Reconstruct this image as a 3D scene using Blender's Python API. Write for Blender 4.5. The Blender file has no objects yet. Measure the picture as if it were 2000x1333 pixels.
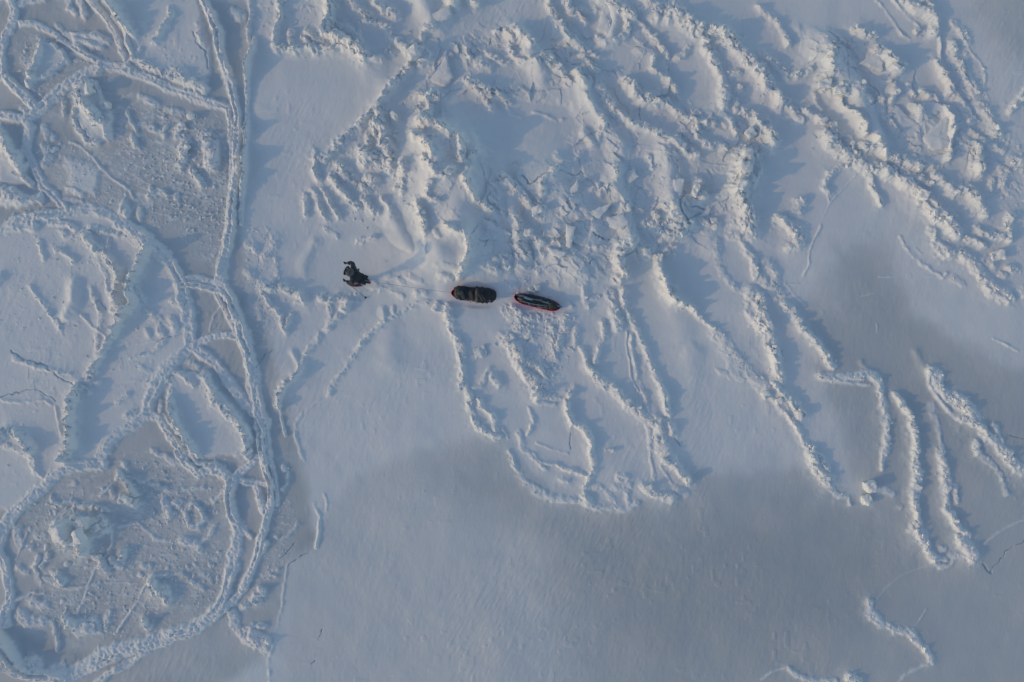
import bpy, bmesh, math, random
import numpy as np
from mathutils import Vector, Matrix

# ------------------------------------------------------------------ camera, sky, sun, exposure
C = bpy.context.scene.collection
S = bpy.context.scene
CAM_H = 27.0                      # drone height over the ice, metres
PX = 50.0                         # photo pixels per metre at ice level
SUN_EL = math.radians(19.5)
SUN_DIR = math.radians(20.0)      # direction in which shadows fall (from +x towards +y)

cd = bpy.data.cameras.new("camera"); cam = bpy.data.objects.new("camera", cd); C.objects.link(cam)
cam.location = (0, 0, CAM_H)
cd.sensor_width = 36.0; cd.lens = 36.0 * CAM_H / 40.0
cd.clip_start = 0.1; cd.clip_end = 20000
S.camera = cam

w = bpy.data.worlds.new("World"); S.world = w; w.use_nodes = True
nt = w.node_tree; bg = nt.nodes["Background"]
sky = nt.nodes.new("ShaderNodeTexSky"); sky.sky_type = 'NISHITA'; sky.sun_disc = False
sky.sun_elevation = SUN_EL
# sun azimuth: opposite to the direction of the shadows
sunvec = Vector((-math.cos(SUN_DIR) * math.cos(SUN_EL), -math.sin(SUN_DIR) * math.cos(SUN_EL), math.sin(SUN_EL)))
sky.sun_rotation = math.atan2(sunvec.x, sunvec.y)
sky.air_density = 1.0; sky.dust_density = 0.6; sky.ozone_density = 1.0
nt.links.new(sky.outputs[0], bg.inputs[0]); bg.inputs[1].default_value = 0.15

sl = bpy.data.lights.new("sun", 'SUN'); sun = bpy.data.objects.new("sun", sl); C.objects.link(sun)
sl.energy = 2.0; sl.angle = math.radians(0.5); sl.color = (0.43, 0.275, 0.110)
sun.rotation_euler = sunvec.to_track_quat('Z', 'Y').to_euler()
sun.location = (0, 0, 60)
S.view_settings.view_transform = 'Standard'; S.view_settings.look = 'None'
S.view_settings.exposure = 0.01; S.view_settings.gamma = 1.0
try: S.view_settings.use_curve_mapping = False
except Exception: pass
S.cycles.max_bounces = 5; S.cycles.diffuse_bounces = 4
S.cycles.use_denoising = True

random.seed(7)

MAP = """
T 0 0
r 7 32 1180,0 1230,90 1265,190 1280,300 1310,400 1345,500 1365,600 1385,680 1380,800 1375,900 1372,1000 1365,1100 1352,1200 1340,1345
r 5 14 1320,635 1335,700 1343,800 1347,900 1348,1050 1335,1200 1320,1345
r 7 16 590,375 720,400 800,440 900,470 1000,520 1130,565 1230,600 1330,635
b 7 26 780,350 850,385 900,410 1000,450 1100,490 1195,528
r 5 14 130,140 210,145 300,190 380,245 470,300 560,350 600,375 740,385 800,430
r 5 18 520,0 590,70 640,140 680,210 710,290 745,385
b 5 80 640,0,90 690,80,95 730,150,75 785,215,40
r 4 20 735,190 745,270 790,350
r 9 16 590,390 480,440 380,500 300,570 230,640 165,685
r 7 18 0,665 70,680 150,695 180,740 160,800 150,880
r 6 18 150,880 200,960 250,1080 320,1140 385,1215
r 7 20 40,455 90,510 150,560 212,625
r 6 20 70,0 100,60 80,140 40,220 20,300 15,450
r 6 12 110,40 170,15 260,0
b 4 14 20,330 50,430
b 7 34 262,262 235,330 212,390 198,440 180,500
b 4 14 262,262 340,280 380,310 400,360
b 3 10 390,360 300,420 260,450
b 5 14 400,0 405,50 450,85
b 5 18 460,0 480,40 505,95
b 5 14 380,200 480,190 560,215 640,240
b 4 12 400,215 500,245 600,280
b 4 10 340,150 400,215 520,330
b 9 48 510,490,30 470,550 520,620,55 560,665 590,710,40
b 5 26 440,640 450,740 510,815 560,830
b 6 25 600,590 635,640 625,740 640,800
b 4 14 370,575 372,660
b 9 42 0,770 30,830 80,900 130,970
b 6 20 150,1030 180,1060
b 10 26 0,1095 80,1130 160,1165 235,1155
r 9 20 0,1345 100,1280 250,1245 400,1235 500,1215 600,1230 700,1280 800,1340
r 5 12 300,1290 400,1300 440,1333
l 3 8 400,820 460,840 520,900 600,980 680,1050 760,1110 780,1150
b 6 20 820,570 900,610
b 5 12 970,640 1050,655
b 5 14 1045,740 1035,800
b 8 20 1090,830 1050,880 1075,920 1045,960
b 13 26 1200,820 1235,880 1215,960
b 6 22 1112,985 1180,1070
b 6 12 870,740 960,790
b 5 14 770,780 800,850
b 4 12 740,650 765,710 800,770
b 6 16 870,1145 945,1110
b 9 22 720,1190 745,1240
b 4 12 810,1220 825,1265
b 6 12 1110,660 1130,690
b 5 8 1190,775 1260,790
b 6 14 245,730 275,790
b 5 14 300,790 310,800
b 8 16 260,850 290,920 260,950
b 5 14 130,640 220,625
b 6 12 140,350 190,400
b 6 14 1160,150 1180,240
b 8 14 1350,70 1400,110
b 6 14 400,1100 470,1130
b 5 10 380,1160 480,1170
b 6 20 1000,60,15 1010,110,25 960,180,20 910,250,25
b 7 28 1010,420 1060,430 1100,500 1180,520
b 5 8 770,150 850,155
b 4 12 820,290 800,340
c 4 1 1130,200 1150,260 1190,300 1210,400
T 480 0
b 4 18 20,0 40,90 15,170 20,240
r 3.5 40 60,230,15 45,300,40 15,390,58 15,430,62 15,480,26 15,560,16 12,640,16 14,700,25 12,770,52 5,830,48 2,880,40 0,940,62 -5,1000,40 -10,1060,52 -20,1150,20 -25,1300,12
b 6 40 190,300 240,290 310,300 390,290 500,290 600,300 700,345 780,345
b 4 30 330,220 370,270 410,320
b 5 30 260,180 265,270
b 9 80 480,0 500,60 490,150 470,200 560,240 640,290 690,335
b 5 34 200,0 200,100 180,200 180,290
b 6 26 540,150 620,190 660,240
b 6 26 350,180 400,240 480,270
b 7 55 590,10 640,60 725,100
b 8 60 750,15 800,60 862,92
b 6 36 680,140 740,130 820,160 860,220 900,270 940,310
b 4 14 660,180 660,260 700,290
b 6 20 800,290 850,310
b 12 90 1180,0 1205,30
b 6 60 1290,0 1320,30
b 14 60 965,290,50 1000,310,70 1030,345,50
b 5 30 1020,240 1035,190 1080,170
b 7 50 960,380,40 930,410,50 900,440,60 850,500,62 810,560,55 770,620,50 700,690,42 640,740,38 580,800,38 540,840,35 500,890,30 450,915,25 385,920,20
s 26 16 760,430 800,530 775,600
b 3 18 1155,320 1120,380 1070,440 1050,460
b 6 26 1285,270 1305,330
b 4 20 1400,320 1440,350 1500,380 1540,350
b 6 30 1450,200 1510,180 1540,260
b 9 20 1350,380 1400,400
b 7 40 1270,470 1340,510 1400,560 1430,640
b 5 25 1400,560 1480,570 1530,600
b 9 66 1010,560 1050,580 1095,570
b 7 40 980,640 1015,620
b 8 70 1060,640 1040,700 1010,720 1050,740 1120,740 1180,780,40 1200,810,30
b 8 70 990,800 1040,840 1080,880 1100,920
b 6 45 1040,930 1100,1000 1130,1040 1160,1050 1220,1000
b 6 60 1250,820 1250,880 1260,960
b 5 50 1300,1000 1270,1070 1300,1140 1350,1180 1430,1230
b 6 40 1080,1080 1060,1150 1120,1180
b 11 55 790,650 770,720 810,790 800,840 830,880
b 7 30 855,780 870,800
b 11 55 680,880 690,940 740,930 800,950 840,980
b 6 25 710,790 700,850
b 8 50 530,960 570,1000 620,1030
b 7 40 500,1030 560,1100 600,1150 650,1200
b 9 45 710,1040 745,1060
b 6 35 680,1150 710,1200 745,1230
b 8 55 910,940 925,1010
b 5 30 870,1100 910,1060 900,1130
b 4 35 388,850,8 400,930 400,980 430,1050
b 4 30 370,1100 420,1150 430,1200 470,1270
b 3 30 440,1100 500,1180 540,1260
b 4 20 340,1130 350,1240
b 7 70 1000,1190 1020,1250 1040,1345
b 5 45 850,650 860,700
b 4 40 760,700 740,780
b 7 55 1330,900 1300,930
b 5 30 790,1150 840,1210
b 6 40 660,1080 700,1110
c 4 1 900,570 915,600
T 980 0
b 12 55 570,0 640,30 700,70 745,112
b 14 62 830,50 900,90 980,100 1060,150 1130,195
b 7 30 985,0 1000,60
b 8 44 1160,230 1160,280 1200,330 1240,400 1265,470 1280,560 1270,610
b 12 62 1220,190 1280,210 1340,280 1400,340 1460,390 1500,440 1540,520
b 6 44 270,0 280,60 320,130 360,200 400,240
b 5 36 370,0 380,60 440,90 480,140
b 6 22 440,70 520,60 600,40
s 15 44 645,80 640,160 620,240
b 5 26 700,110 725,180 700,220 660,250
b 3 26 550,220 600,270
b 4 34 760,110 820,160 880,230 940,300 960,340
b 7 42 400,230 460,280 520,330 560,340
b 6 36 470,320 500,370 540,420
b 6 42 80,190 130,230 175,280
b 7 44 250,340 290,390 345,430
b 6 36 0,180 40,230 60,310 110,360 180,380 210,380
b 6 26 430,440 450,490 490,520
b 9 42 560,500 590,560 640,620
b 6 36 480,570 530,640 570,710 590,760
b 5 24 585,770 560,810
b 8 68 720,480 770,550 830,580 905,612
b 7 42 640,640 700,690 780,730 870,760 940,800 1000,830 1060,880 1110,900
b 4 44 870,350 865,410 930,460 990,500 1010,540
b 5 22 1000,340 1050,320 1080,280
b 5 20 870,230 930,290
b 5 32 940,600 1020,660 1090,700 1170,720 1230,700
b 6 34 1110,740 1130,800 1190,850 1280,850
b 4 26 1310,690 1350,770
b 7 30 1295,440 1350,435
b 5 24 1360,500 1365,530
b 5 24 1340,590 1350,640
b 8 50 1400,650 1460,690 1510,760 1530,795
c 6 1 1470,780 1440,800 1380,850 1330,880
b 15 70 1420,870,50 1400,920,70 1385,980,90 1370,1040,100 1360,1100,95 1385,1150,95 1400,1220,80 1430,1300,70 1445,1340,60
b 9 50 1450,900 1470,1000 1440,1050
l 4 13 30,620 60,660 120,685
l 4 13 180,650 250,670 310,695 350,690
b 5 15 310,900 340,940 400,970
b 4 16 520,840 460,890 420,950
s 10 30 480,780 530,850
b 8 48 0,1040 60,1080 100,1130 150,1180 200,1240 235,1230
b 5 30 300,990 240,1050 240,1130 200,1190
b 6 34 80,1270 110,1310
b 5 24 515,1095 550,1085
b 6 26 570,1120 620,1095
b 5 30 650,960 660,1020
b 7 30 710,1170 722,1215
b 9 44 1120,1050 1130,1110 1155,1145
b 10 34 1000,1200 1015,1245
b 7 24 925,1195 940,1195
b 8 26 820,1290 900,1310 1000,1300 1080,1310
b 6 22 1155,1285 1180,1290
b 7 22 1230,1310 1250,1290
b 5 20 780,1210 810,1220
b 5 30 880,1240 890,1290
b 4 20 850,910 870,980
c 5 2 120,1020 160,1080 250,1020
c 3 1 330,1000 400,1020 460,1000 520,1030
c 5 2 1080,1190 1130,1190 1170,1210
c 4 1 1330,1130 1270,1165 1160,1230 1050,1285
c 3 1 805,615 800,700
T 1480 0
b 11 55 0,375 40,450 70,510 100,560 120,610
b 7 36 20,310 90,360 150,400 170,440 230,430 310,400
b 6 30 350,450 410,445
b 9 36 350,490 400,510 470,530 540,550 580,520
b 7 32 170,590 210,640 237,690
b 13 66 0,700 30,750 60,800 85,830
b 8 38 280,650 340,680 400,710 450,760 500,800 560,840 620,870 680,860
b 12 52 380,780 440,850 490,880 560,920 620,960 700,990 780,1010 850,1060 910,1120 960,1170 1020,1230 1080,1290 1130,1345
b 9 50 660,810 700,860 740,910 800,920 850,950 910,970
b 6 34 930,950 990,970
b 8 42 800,960 860,1010 920,1040 985,1065
b 10 46 1000,1020 1060,1080 1130,1110 1200,1100 1240,1160 1285,1240
b 5 24 1110,1240 1125,1290
b 4 62 470,540,30 465,600,60 490,650,75 560,690,80 590,740,80 600,790,60
b 5 26 330,540 350,600 370,630
b 5 30 700,570 730,660 770,710 800,760
b 10 78 690,285,50 740,350,78 780,415,70
b 5 36 720,480 770,470 775,540 760,590
b 6 30 480,245 470,300 440,320 400,290
b 8 52 560,175 600,200 665,220
b 6 24 310,340 370,350 400,330
b 6 28 400,370 410,420
b 3 16 860,490 900,555
b 5 28 930,530 980,560 1035,585
b 7 32 880,620 920,650 930,700
b 4 40 1060,630 1090,690 1100,780 1100,870 1080,930
b 6 48 1020,370 1050,410 1070,470 1095,545
l 3 30 1040,220 1045,290 1045,360
b 9 52 1230,850 1245,920 1250,1000
l 3 8 1100,130 1140,180 1190,260 1240,330 1280,370 1300,440 1300,520 1330,590
b 8 36 850,10 910,60 980,80 1020,130 1010,195
b 5 30 950,0 990,50 1015,110
l 3 12 780,0 830,60 900,130 960,180
l 3 10 690,0 740,60 790,130 830,210 880,235 940,215
b 7 18 1120,130 1160,200 1200,250
b 8 22 1200,450 1250,550
b 8 26 1280,620 1320,680 1350,740 1370,800
b 5 22 1440,660 1480,600 1525,540
l 4 10 1510,555 1530,510 1550,480
b 7 24 1380,960 1430,1000 1400,1060
b 10 20 1420,930 1490,950
b 6 20 1130,560 1180,620 1230,700
b 6 26 1110,250 1150,400 1190,480
b 6 22 1230,760 1300,830 1400,880
b 5 26 530,940 470,970 420,1000 390,1050 380,1090 410,1110
b 6 26 600,960 640,1020 660,1080 700,1140 712,1175
b 9 30 250,1160 230,1225
b 8 36 110,1250 170,1290 210,1345
b 5 18 1330,1090 1350,1050
b 6 20 1210,1100 1290,1230 1220,1260
b 8 26 1420,1333 1450,1260
l 2 5 570,1010 500,1090 420,1170 370,1290 350,1345
l 2 5 400,1110 415,1170
c 5 2 325,770 340,800
c 3 1 565,765 605,830
c 4 1 1110,720 1160,705
b 5 20 660,520 700,600
b 6 20 610,550 640,590
b 5 20 740,430 800,420
b 5 30 0,40 80,100 130,180 180,270
b 5 16 0,820 60,860 20,900
T 0 440
r 7 30 1340,-10 1328,100 1295,230 1282,330
r 5 14 1322,-10 1305,100 1275,230
r 8 20 -20,60 80,15 200,0
r 9 20 700,0 760,20 840,70 900,120 960,180 1010,240 1050,320 1070,345
b 6 16 520,20 600,40 700,60
b 6 14 740,60 820,110 870,150
r 6 20 1070,345 1150,350 1230,372 1300,385
r 5 14 1070,318 1150,308 1220,328 1280,345
r 10 18 1068,350 1070,420 1092,500 1102,600 1112,705
r 9 26 1280,340 1340,430 1380,540 1405,640 1440,740 1470,860 1490,1000 1505,1080 1540,1150
r 4 12 1240,370 1300,480 1370,620 1410,740 1440,860 1450,960 1480,1100
r 6 13 1110,690 1180,670 1240,640 1320,630 1380,650
l 3 6 1290,450 1240,530 1215,610
r 9 18 1115,700 1040,760 970,830 910,920 880,1000 860,1085
r 9 16 860,1090 780,1150 700,1200 640,1250 595,1340
r 7 16 860,1090 920,1110 970,1180 1020,1250 1085,1345
r 8 16 1110,700 1190,750 1260,810 1310,880 1370,960 1420,1030 1475,1085
r 4 11 940,1010 930,1080
r 4 9 950,1100 1030,1200
b 6 40 985,890,15 1000,980,30 1010,1060,55 1030,1150,60 1080,1200,40 1120,1260,55 1160,1330,30
b 6 18 1030,850 1070,860 1130,920
b 8 40 1190,870,25 1230,950 1270,1030 1330,1080 1390,1130 1440,1190 1455,1240 1445,1330
b 6 80 880,150,70 850,210,80 830,240,85 790,290,85 760,350,85 760,390,80 800,430,80 770,480,85 730,510,75 700,570,55 680,630,45 630,690,35 590,760,45 560,830,55 540,885,40
b 5 18 340,140 380,150 440,200
b 6 40 500,60 560,130 620,170 650,210 700,260 690,330 670,400 680,460 720,490
b 3 20 650,90 640,140 650,200
b 3 12 620,300 640,400
b 5 14 650,490 700,540
b 7 75 460,920,40 460,970,60 440,1050,75 430,1120,80 425,1200,80 440,1280,75 390,1345,60
b 4 20 460,905 540,895 590,905
b 7 22 480,930 530,960
s 14 28 440,340 430,440 400,520
c 5 1 70,740 140,780 240,800 300,840 360,880 440,930
c 4 1 20,990 60,970 220,945 280,970 330,1010
l 4 12 20,1010 130,1020 270,1010 330,1050 350,1130 372,1215
c 3 1 930,660 1080,630
l 2 4 800,690 930,660
c 2 1 490,475 540,465 590,440 620,500
l 4 14 480,520 540,590 600,620 645,670
b 9 40 0,1230 80,1185 150,1220 200,1290
b 6 24 -5,340 20,290
b 5 14 860,600 880,640
b 6 16 930,570 950,630
b 7 20 1000,540 1015,600
b 6 14 1010,440 1050,460
b 5 16 700,1010 750,980
b 5 20 750,1100 790,1080 
b 6 16 860,910 890,900
b 5 8 820,830 880,840
b 6 12 1100,790 1150,820
b 5 8 570,180 600,240 640,330
b 5 12 250,100 260,190
b 4 10 360,30 400,80 500,60
T 480 440
b 4 10 165,190 185,290 195,320
s 12 10 385,110 340,270
b 8 32 90,340,25 130,360,40 190,350 240,380 300,400 335,440
b 5 20 280,400 335,410 340,450 290,450
b 4 25 90,360 130,440 180,510 220,580 240,625
b 4 20 260,520 240,600
b 7 28 430,410 480,430 540,410 590,440 570,480
b 4 14 490,440 500,500
b 4 12 480,470 492,520 470,600
b 6 16 630,420 655,375
b 5 16 540,530 490,570 470,610
b 5 14 430,640 370,700 345,740
b 6 48 340,760,12 310,830,30 290,870,52 250,900,45 220,930,45 200,1000,40 190,1035,25
l 3 22 195,1030 205,1120 232,1215
l 4 8 330,1090 290,1150 285,1220 310,1290 332,1345
s 6 12 280,730 312,815
b 4 13 1060,450 1000,460 960,480 900,500 850,530 800,550 750,590 700,640,18 660,690,18 640,740 600,780 560,840 530,880 500,930 490,980
l 3 4 490,980 400,1030 330,1100
s 8 14 790,480 800,530
s 6 12 850,480 855,510
b 5 12 730,340 780,370 820,360 870,390 905,420
b 6 10 820,300 880,310 905,330
b 6 10 940,290 1005,325
b 5 15 1000,400 1040,400
b 5 8 1100,240 1150,240 1200,250 1240,290
s 26 26 1235,100 1250,270
b 5 46 1280,60 1290,150 1270,250 1250,310
b 3 40 1160,10 1220,50 1275,70
b 3 12 1100,30 1130,80
b 4 12 1020,0 1035,60 1045,130 1045,170
s 24 46 850,-40 880,20 920,90 970,150
s 10 14 910,210 930,260
b 7 26 1170,480 1190,570 1210,650 1240,720 1240,800 1260,880 1270,950 1300,1010
b 6 20 1290,1020 1310,1090 1340,1160 1400,1200 1455,1225
b 5 26 1350,1000 1360,1050 1420,1090 1440,1180
l 2 8 1480,1170 1515,1235
b 4 16 1320,940 1370,930 1390,870 1420,840
b 8 24 1530,650 1540,750
b 6 20 1430,870 1470,920
b 6 20 1440,210 1500,190
b 5 24 1410,240 1450,275
b 5 26 1480,180 1495,250
s 26 11 830,600 845,700 850,780
c 3 1 60,820 110,750 160,710
c 4 1 1380,100 1410,90 1380,130
c 3 1 1340,20 1310,70
c 3 1 1520,110 1530,70
c 4 1 1395,755 1400,730
c 4 1 1300,1020 1350,995
b 7 14 20,120 60,140
b 8 16 20,270 50,300
b 9 14 120,180 170,80
b 6 12 470,20 520,60
T 980 440
b 9 66 660,320,40 700,290,70 690,230,68 670,190,60 690,130,62 740,100,60 770,85,30
b 6 50 700,370 708,465
b 9 32 620,400 640,450 650,520 672,585
b 5 22 730,510 760,570 790,640 820,700 840,760 870,830 900,890,25 930,950,40 950,1010,44 962,1090,40
b 5 55 965,1150 982,1200
c 5 1 1000,1230 1030,1270
b 10 44 870,1110 920,1170 900,1220 930,1280 970,1345
l 2 8 720,620 730,740 750,880 790,960
l 5 16 750,640 760,780 790,890 820,980
b 4 12 820,980 850,1080 880,1140
b 11 34 825,130 850,150
b 5 78 900,180,40 910,260,60 930,320,80 950,390,88 1000,440,80 1050,460,60
b 3 50 1060,460 1110,490
b 3 26 1110,500 1180,560 1230,600
s 24 10 960,400 1000,500 1040,620
s 26 16 1090,760 1110,840
b 10 20 1230,620 1280,650 1330,720 1370,790 1420,850 1490,900 1545,960
b 5 9 1270,850 1330,880 1390,890
b 10 14 1300,700 1350,850 1400,880
b 6 12 1250,90 1250,200 1280,280 1340,350 1362,366
b 7 24 1390,90 1420,150 1450,210 1470,290
b 10 26 1430,380 1440,480 1470,560 1520,600
b 5 22 1480,430 1490,500
b 8 20 1330,60 1360,60
s 16 16 1205,60 1220,140
b 8 28 820,0 900,20 960,60 1040,50
b 5 20 910,90 990,60 1060,60
b 7 24 950,150 1000,140
b 8 36 80,70 150,40 200,90 230,110
b 6 24 100,130 150,185
b 7 22 0,190 20,245
b 4 18 180,90 240,180
c 6 2 530,60 570,75 630,85
b 6 20 545,130 590,130
c 3 1 260,245 320,235 380,250
c 5 2 500,230 530,215
b 7 12 420,285 460,270
b 5 10 300,310 320,330
b 4 16 440,590 430,690
b 6 12 500,460 550,430
b 5 22 580,560 600,650 560,700 540,790
b 4 46 460,700,15 480,760,20 490,815,50 540,860,40 570,890,30
b 8 34 560,890 640,940 690,1000 750,1060 820,1100
b 4 10 820,1110 850,1220 860,1290
b 5 32 420,950 380,1010 380,1090 410,1150 470,1160 510,1230 522,1345
c 3 1 405,1170 400,1300
l 3 6 200,1260 300,1300 380,1320
b 4 12 160,1060 180,1140 150,1200
b 5 12 100,1200 130,1290 190,1345
b 5 12 240,990 330,1000 370,960
b 4 10 210,1020 300,1040
b 10 34 20,650 60,700 100,760 140,860 180,920 212,985
b 8 26 160,800 245,840
b 9 18 80,500 140,560 100,600 180,630
b 6 18 280,600 300,740
b 5 18 350,620 300,740
b 6 18 360,500 370,600
b 4 24 60,460 80,490
c 5 2 150,670 170,660
b 6 14 920,375 1000,365
T 1480 440
b 8 28 190,0 250,50 220,120 190,130
b 10 18 60,230 110,290 80,370 120,420
b 8 20 20,300 50,350
b 6 36 140,460 180,490 230,560 280,620 330,680 390,750 435,820
l 3 8 370,0 330,80 300,150 300,230 270,300
b 9 55 0,430 20,560 60,620 80,700 100,770 110,850 120,890
b 9 16 0,910 60,970 130,1040 170,1080
b 7 52 90,900 130,960 210,1040 250,1105
b 4 26 160,1080 220,1150 270,1260 330,1300 380,1345
b 7 20 350,870 450,890 550,880 640,860 700,900 710,960 730,1040 745,1130 735,1220 740,1310
l 4 8 440,900 550,920 650,925
s 5 9 600,790 632,845
b 6 32 790,980 830,1040 880,1120 900,1200 920,1345
s 8 8 920,740 950,800 980,830
b 8 30 990,845 1040,870 1050,930 1100,1000
l 5 14 975,840 990,920 1040,1000 1100,1080 1150,1120
b 11 36 1130,990 1200,1060 1245,1110
b 8 34 1180,1110 1260,1140 1320,1220 1380,1280 1435,1330
b 6 20 1250,1250 1262,1310
b 5 24 1360,1150 1400,1250
b 5 10 1010,1030 1010,1100 1050,1180 1060,1310
l 4 9 820,70 860,140 900,180 950,230 1020,270 1070,305 1090,285
b 6 6 1130,320 1185,350
l 3 4 910,140 940,165
b 8 28 1000,40 1030,110 1060,150 1110,170
b 11 24 1160,170 1230,220 1280,270 1320,340 1360,390 1440,420
b 6 32 1265,20 1280,60 1380,70 1430,60 1440,90
b 6 28 1200,80 1290,130
b 9 20 1300,210 1350,230
b 6 20 1445,250 1480,260
b 5 18 1400,290 1430,290
b 8 20 1530,395 1545,400
l 3 6 1360,650 1430,690 1500,730
l 2 4 700,300 790,295
l 2 3 600,410 670,395
l 2 3 690,570 695,620
c 4 1 1450,1205 1540,1235
l 3 6 165,340 210,400 275,465
l 3 5 160,350 240,340
T 0 883
r 9 20 600,70 560,65 430,80 340,130 270,200 180,270 100,340 50,410 5,530
r 7 26 0,555 30,620 45,700 60,800 60,870 40,930 30,990
r 9 30 0,1060,30 40,1110,55 80,1190,70 120,1240,60 190,1280,40 300,1290,30 385,1310
b 15 26 175,1220 220,1235
b 13 24 310,1265 350,1265
r 5 16 0,1250 80,1290 200,1312 350,1328
r 9 20 395,1305 500,1225 620,1150 750,1120 880,1080 1000,1040 1120,1010 1200,960 1280,880 1310,800 1330,720 1350,640 1370,540 1380,440
r 6 16 400,1320 560,1235 700,1175 900,1115 1050,1055 1150,1025 1270,930 1350,860 1420,790
r 5 14 560,1345 640,1270 740,1230 850,1150 900,1110
r 5 12 640,1270 740,1210 800,1190
r 8 26 1345,160 1330,260 1340,350 1370,440
r 7 18 1040,0 1090,70 1150,120 1220,90 1280,110 1340,160
r 4 10 1100,0 1160,70 1250,60 1340,130
r 6 16 1350,150 1430,90 1500,20
r 5 16 1360,150 1430,170 1540,180
r 5 20 1480,190 1510,280 1538,355
r 6 20 1540,520 1490,600 1450,700 1405,795
r 4 16 1390,430 1450,490
b 13 100 370,430,40 420,440,60 450,470,100 480,500,110 495,545,60
b 9 70 440,390,40 500,420,50
b 10 40 540,420 600,400 625,430
b 5 40 700,120 740,180 790,245
b 8 34 715,265 750,280 790,305
b 4 12 590,250 640,210 660,260
b 4 16 310,280 350,300 420,280 470,320 560,310 640,330
b 6 16 310,270 320,300
b 4 16 1080,340 1120,300 1160,330 1190,380 1150,440 1100,420 1075,350
b 7 22 960,280 980,370
b 8 20 1060,510 1130,530 1160,560
b 6 20 1010,295 1040,290
l 3 9 660,450 650,540 600,620 550,680 520,760 490,850 450,930
l 4 9 690,430 790,410 850,460 900,500 1000,520
l 3 9 970,710 880,720 840,780 800,860 740,950 670,1050
b 6 34 650,625 700,650 720,580
b 5 18 560,605 580,620
b 8 50 890,740 912,800
b 9 38 950,790 985,850
b 6 34 850,970 870,1010
b 5 14 610,1000 640,930
b 4 12 290,980 330,1080 330,1150
b 7 28 385,970 430,985
b 10 22 130,940 160,990 250,980
b 8 20 180,860 260,885
b 4 12 90,860 180,820 260,820
b 4 18 235,590 200,655
b 4 14 290,580 250,650
b 7 24 330,700 370,740
b 4 10 210,660 240,760
b 8 12 110,430 130,540
b 5 12 170,540 190,550
b 6 12 220,480 260,470
l 2 7 170,460 140,540 100,620
b 5 14 110,660 160,690
b 5 16 830,665 870,665
b 7 14 1240,280 1295,240
b 4 10 1170,700 1220,740
b 4 12 1250,420 1220,490 1160,540
b 6 16 720,60 740,110
b 8 14 1345,930 1360,1010 1420,1080 1490,1120 1540,1140
b 6 16 1410,1040 1470,1005 1530,1010
b 7 26 1470,830 1500,800
b 6 16 1405,890 1430,870
b 8 18 190,10 210,60 235,100
l 2 5 340,1000 335,1140
l 2 4 610,750 800,760
l 2 4 880,150 1000,160 1060,150
l 2 5 320,560 460,560 600,580
T 480 883
r 6 26 100,0 110,80 150,180 150,280 120,400 90,520 60,620 20,720 -5,770
r 4 14 130,0 160,100 185,230 180,300
r 5 20 60,180 90,270 130,320
b 4 16 220,80 250,120 240,180 220,210
l 3 8 310,0 340,50
l 4 14 400,300 430,370 425,470 410,550
l 3 5 450,240 475,300 470,340
c 4 1 240,660 300,620 360,580
c 3 1 190,610 240,580 290,520
l 3 6 240,650 225,760 210,880 185,960 185,1010
l 4 8 170,1080 130,1200 140,1345
b 13 22 20,1050 60,1080 110,1095
b 6 26 80,780 95,800
b 7 28 40,840 65,845
b 4 12 165,680 180,685
b 4 10 150,710 165,715
b 4 12 185,478 195,480
b 4 8 220,500 260,480 300,410
c 4 1 0,1010 80,990
c 3 1 420,1090 440,1030
c 3 1 380,1230 400,1210
b 5 8 100,720 130,700
T 980 883
b 6 13 50,0 90,90 140,180 200,230 260,250 350,265 420,280 480,290 540,320 620,330 700,325 780,290
b 8 26 480,250 500,290
b 5 12 600,230 650,290
b 5 12 720,230 725,290
b 8 28 820,200 860,230 920,240 980,265
b 6 14 1000,210 1060,240
b 8 26 930,0 980,40 1020,90 1040,130
b 7 26 1065,150 1075,160
b 5 24 520,0 530,100 500,160 480,200
b 5 14 350,160 380,160
b 3 16 240,60 320,60 380,100 480,130
b 5 18 190,10 240,90
b 3 8 860,0 880,160
b 8 22 690,140 720,150
l 3 6 920,80 980,180
b 6 14 640,210 700,200 740,190
b 5 12 540,210 570,200
T 1480 883
b 10 40 310,0 330,80 370,130 410,175
b 6 30 370,40 400,110
b 5 13 420,210 460,250 520,260 530,300
b 6 14 700,220 780,240
b 5 16 730,0 720,100
b 4 8 825,310 830,320
b 7 32 910,0 920,100 905,200 905,300 920,400 940,470 970,560 1000,610
b 11 32 915,440 940,500
b 4 11 1000,620 1050,655 1100,650 1130,610 1100,580
b 5 14 1010,600 1070,612
b 6 14 1045,555 1060,560
b 7 32 1050,0 1070,100 1085,200 1080,260 1080,320 1110,370 1160,440 1190,480
b 5 16 1130,200 1145,290
b 11 40 1160,490 1190,540 1217,600
b 5 16 1110,590 1160,590 1210,612
b 9 28 1400,0 1460,60 1545,130
b 5 10 1260,0 1330,60 1400,140 1440,240
c 6 1 1290,650 1350,690 1400,630 1440,570 1540,505
l 3 4 1300,530 1350,490 1420,440 1500,400 1545,380
l 2 2 1000,640 950,670 830,710 740,790 680,870
b 7 18 650,860 650,930 700,980 780,1020 870,1040 930,1100 970,1150 985,1200
l 4 5 990,1200 900,1250 840,1290 800,1345
l 2 3 970,910 910,1000
l 3 5 20,1320 80,1270 170,1240
b 5 12 180,1250 230,1290 330,1310 450,1320
b 9 36 530,1290 570,1325
l 2 1 410,860 400,950 410,1020
F 0 0
b 9 60 112,1022,40 128,1040,60 142,1062,50
b 6 30 200,1100 210,1110
b 5 12 300,880 340,900 400,905
b 4 10 250,930 330,960 400,950
b 4 10 90,1130 140,1150 190,1140
b 4 9 300,1130 360,1120 400,1150
b 9 30 60,1300 75,1308
b 8 26 108,1310 122,1312
b 7 26 40,1290 48,1298
b 8 20 1075,470 1090,480
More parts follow.
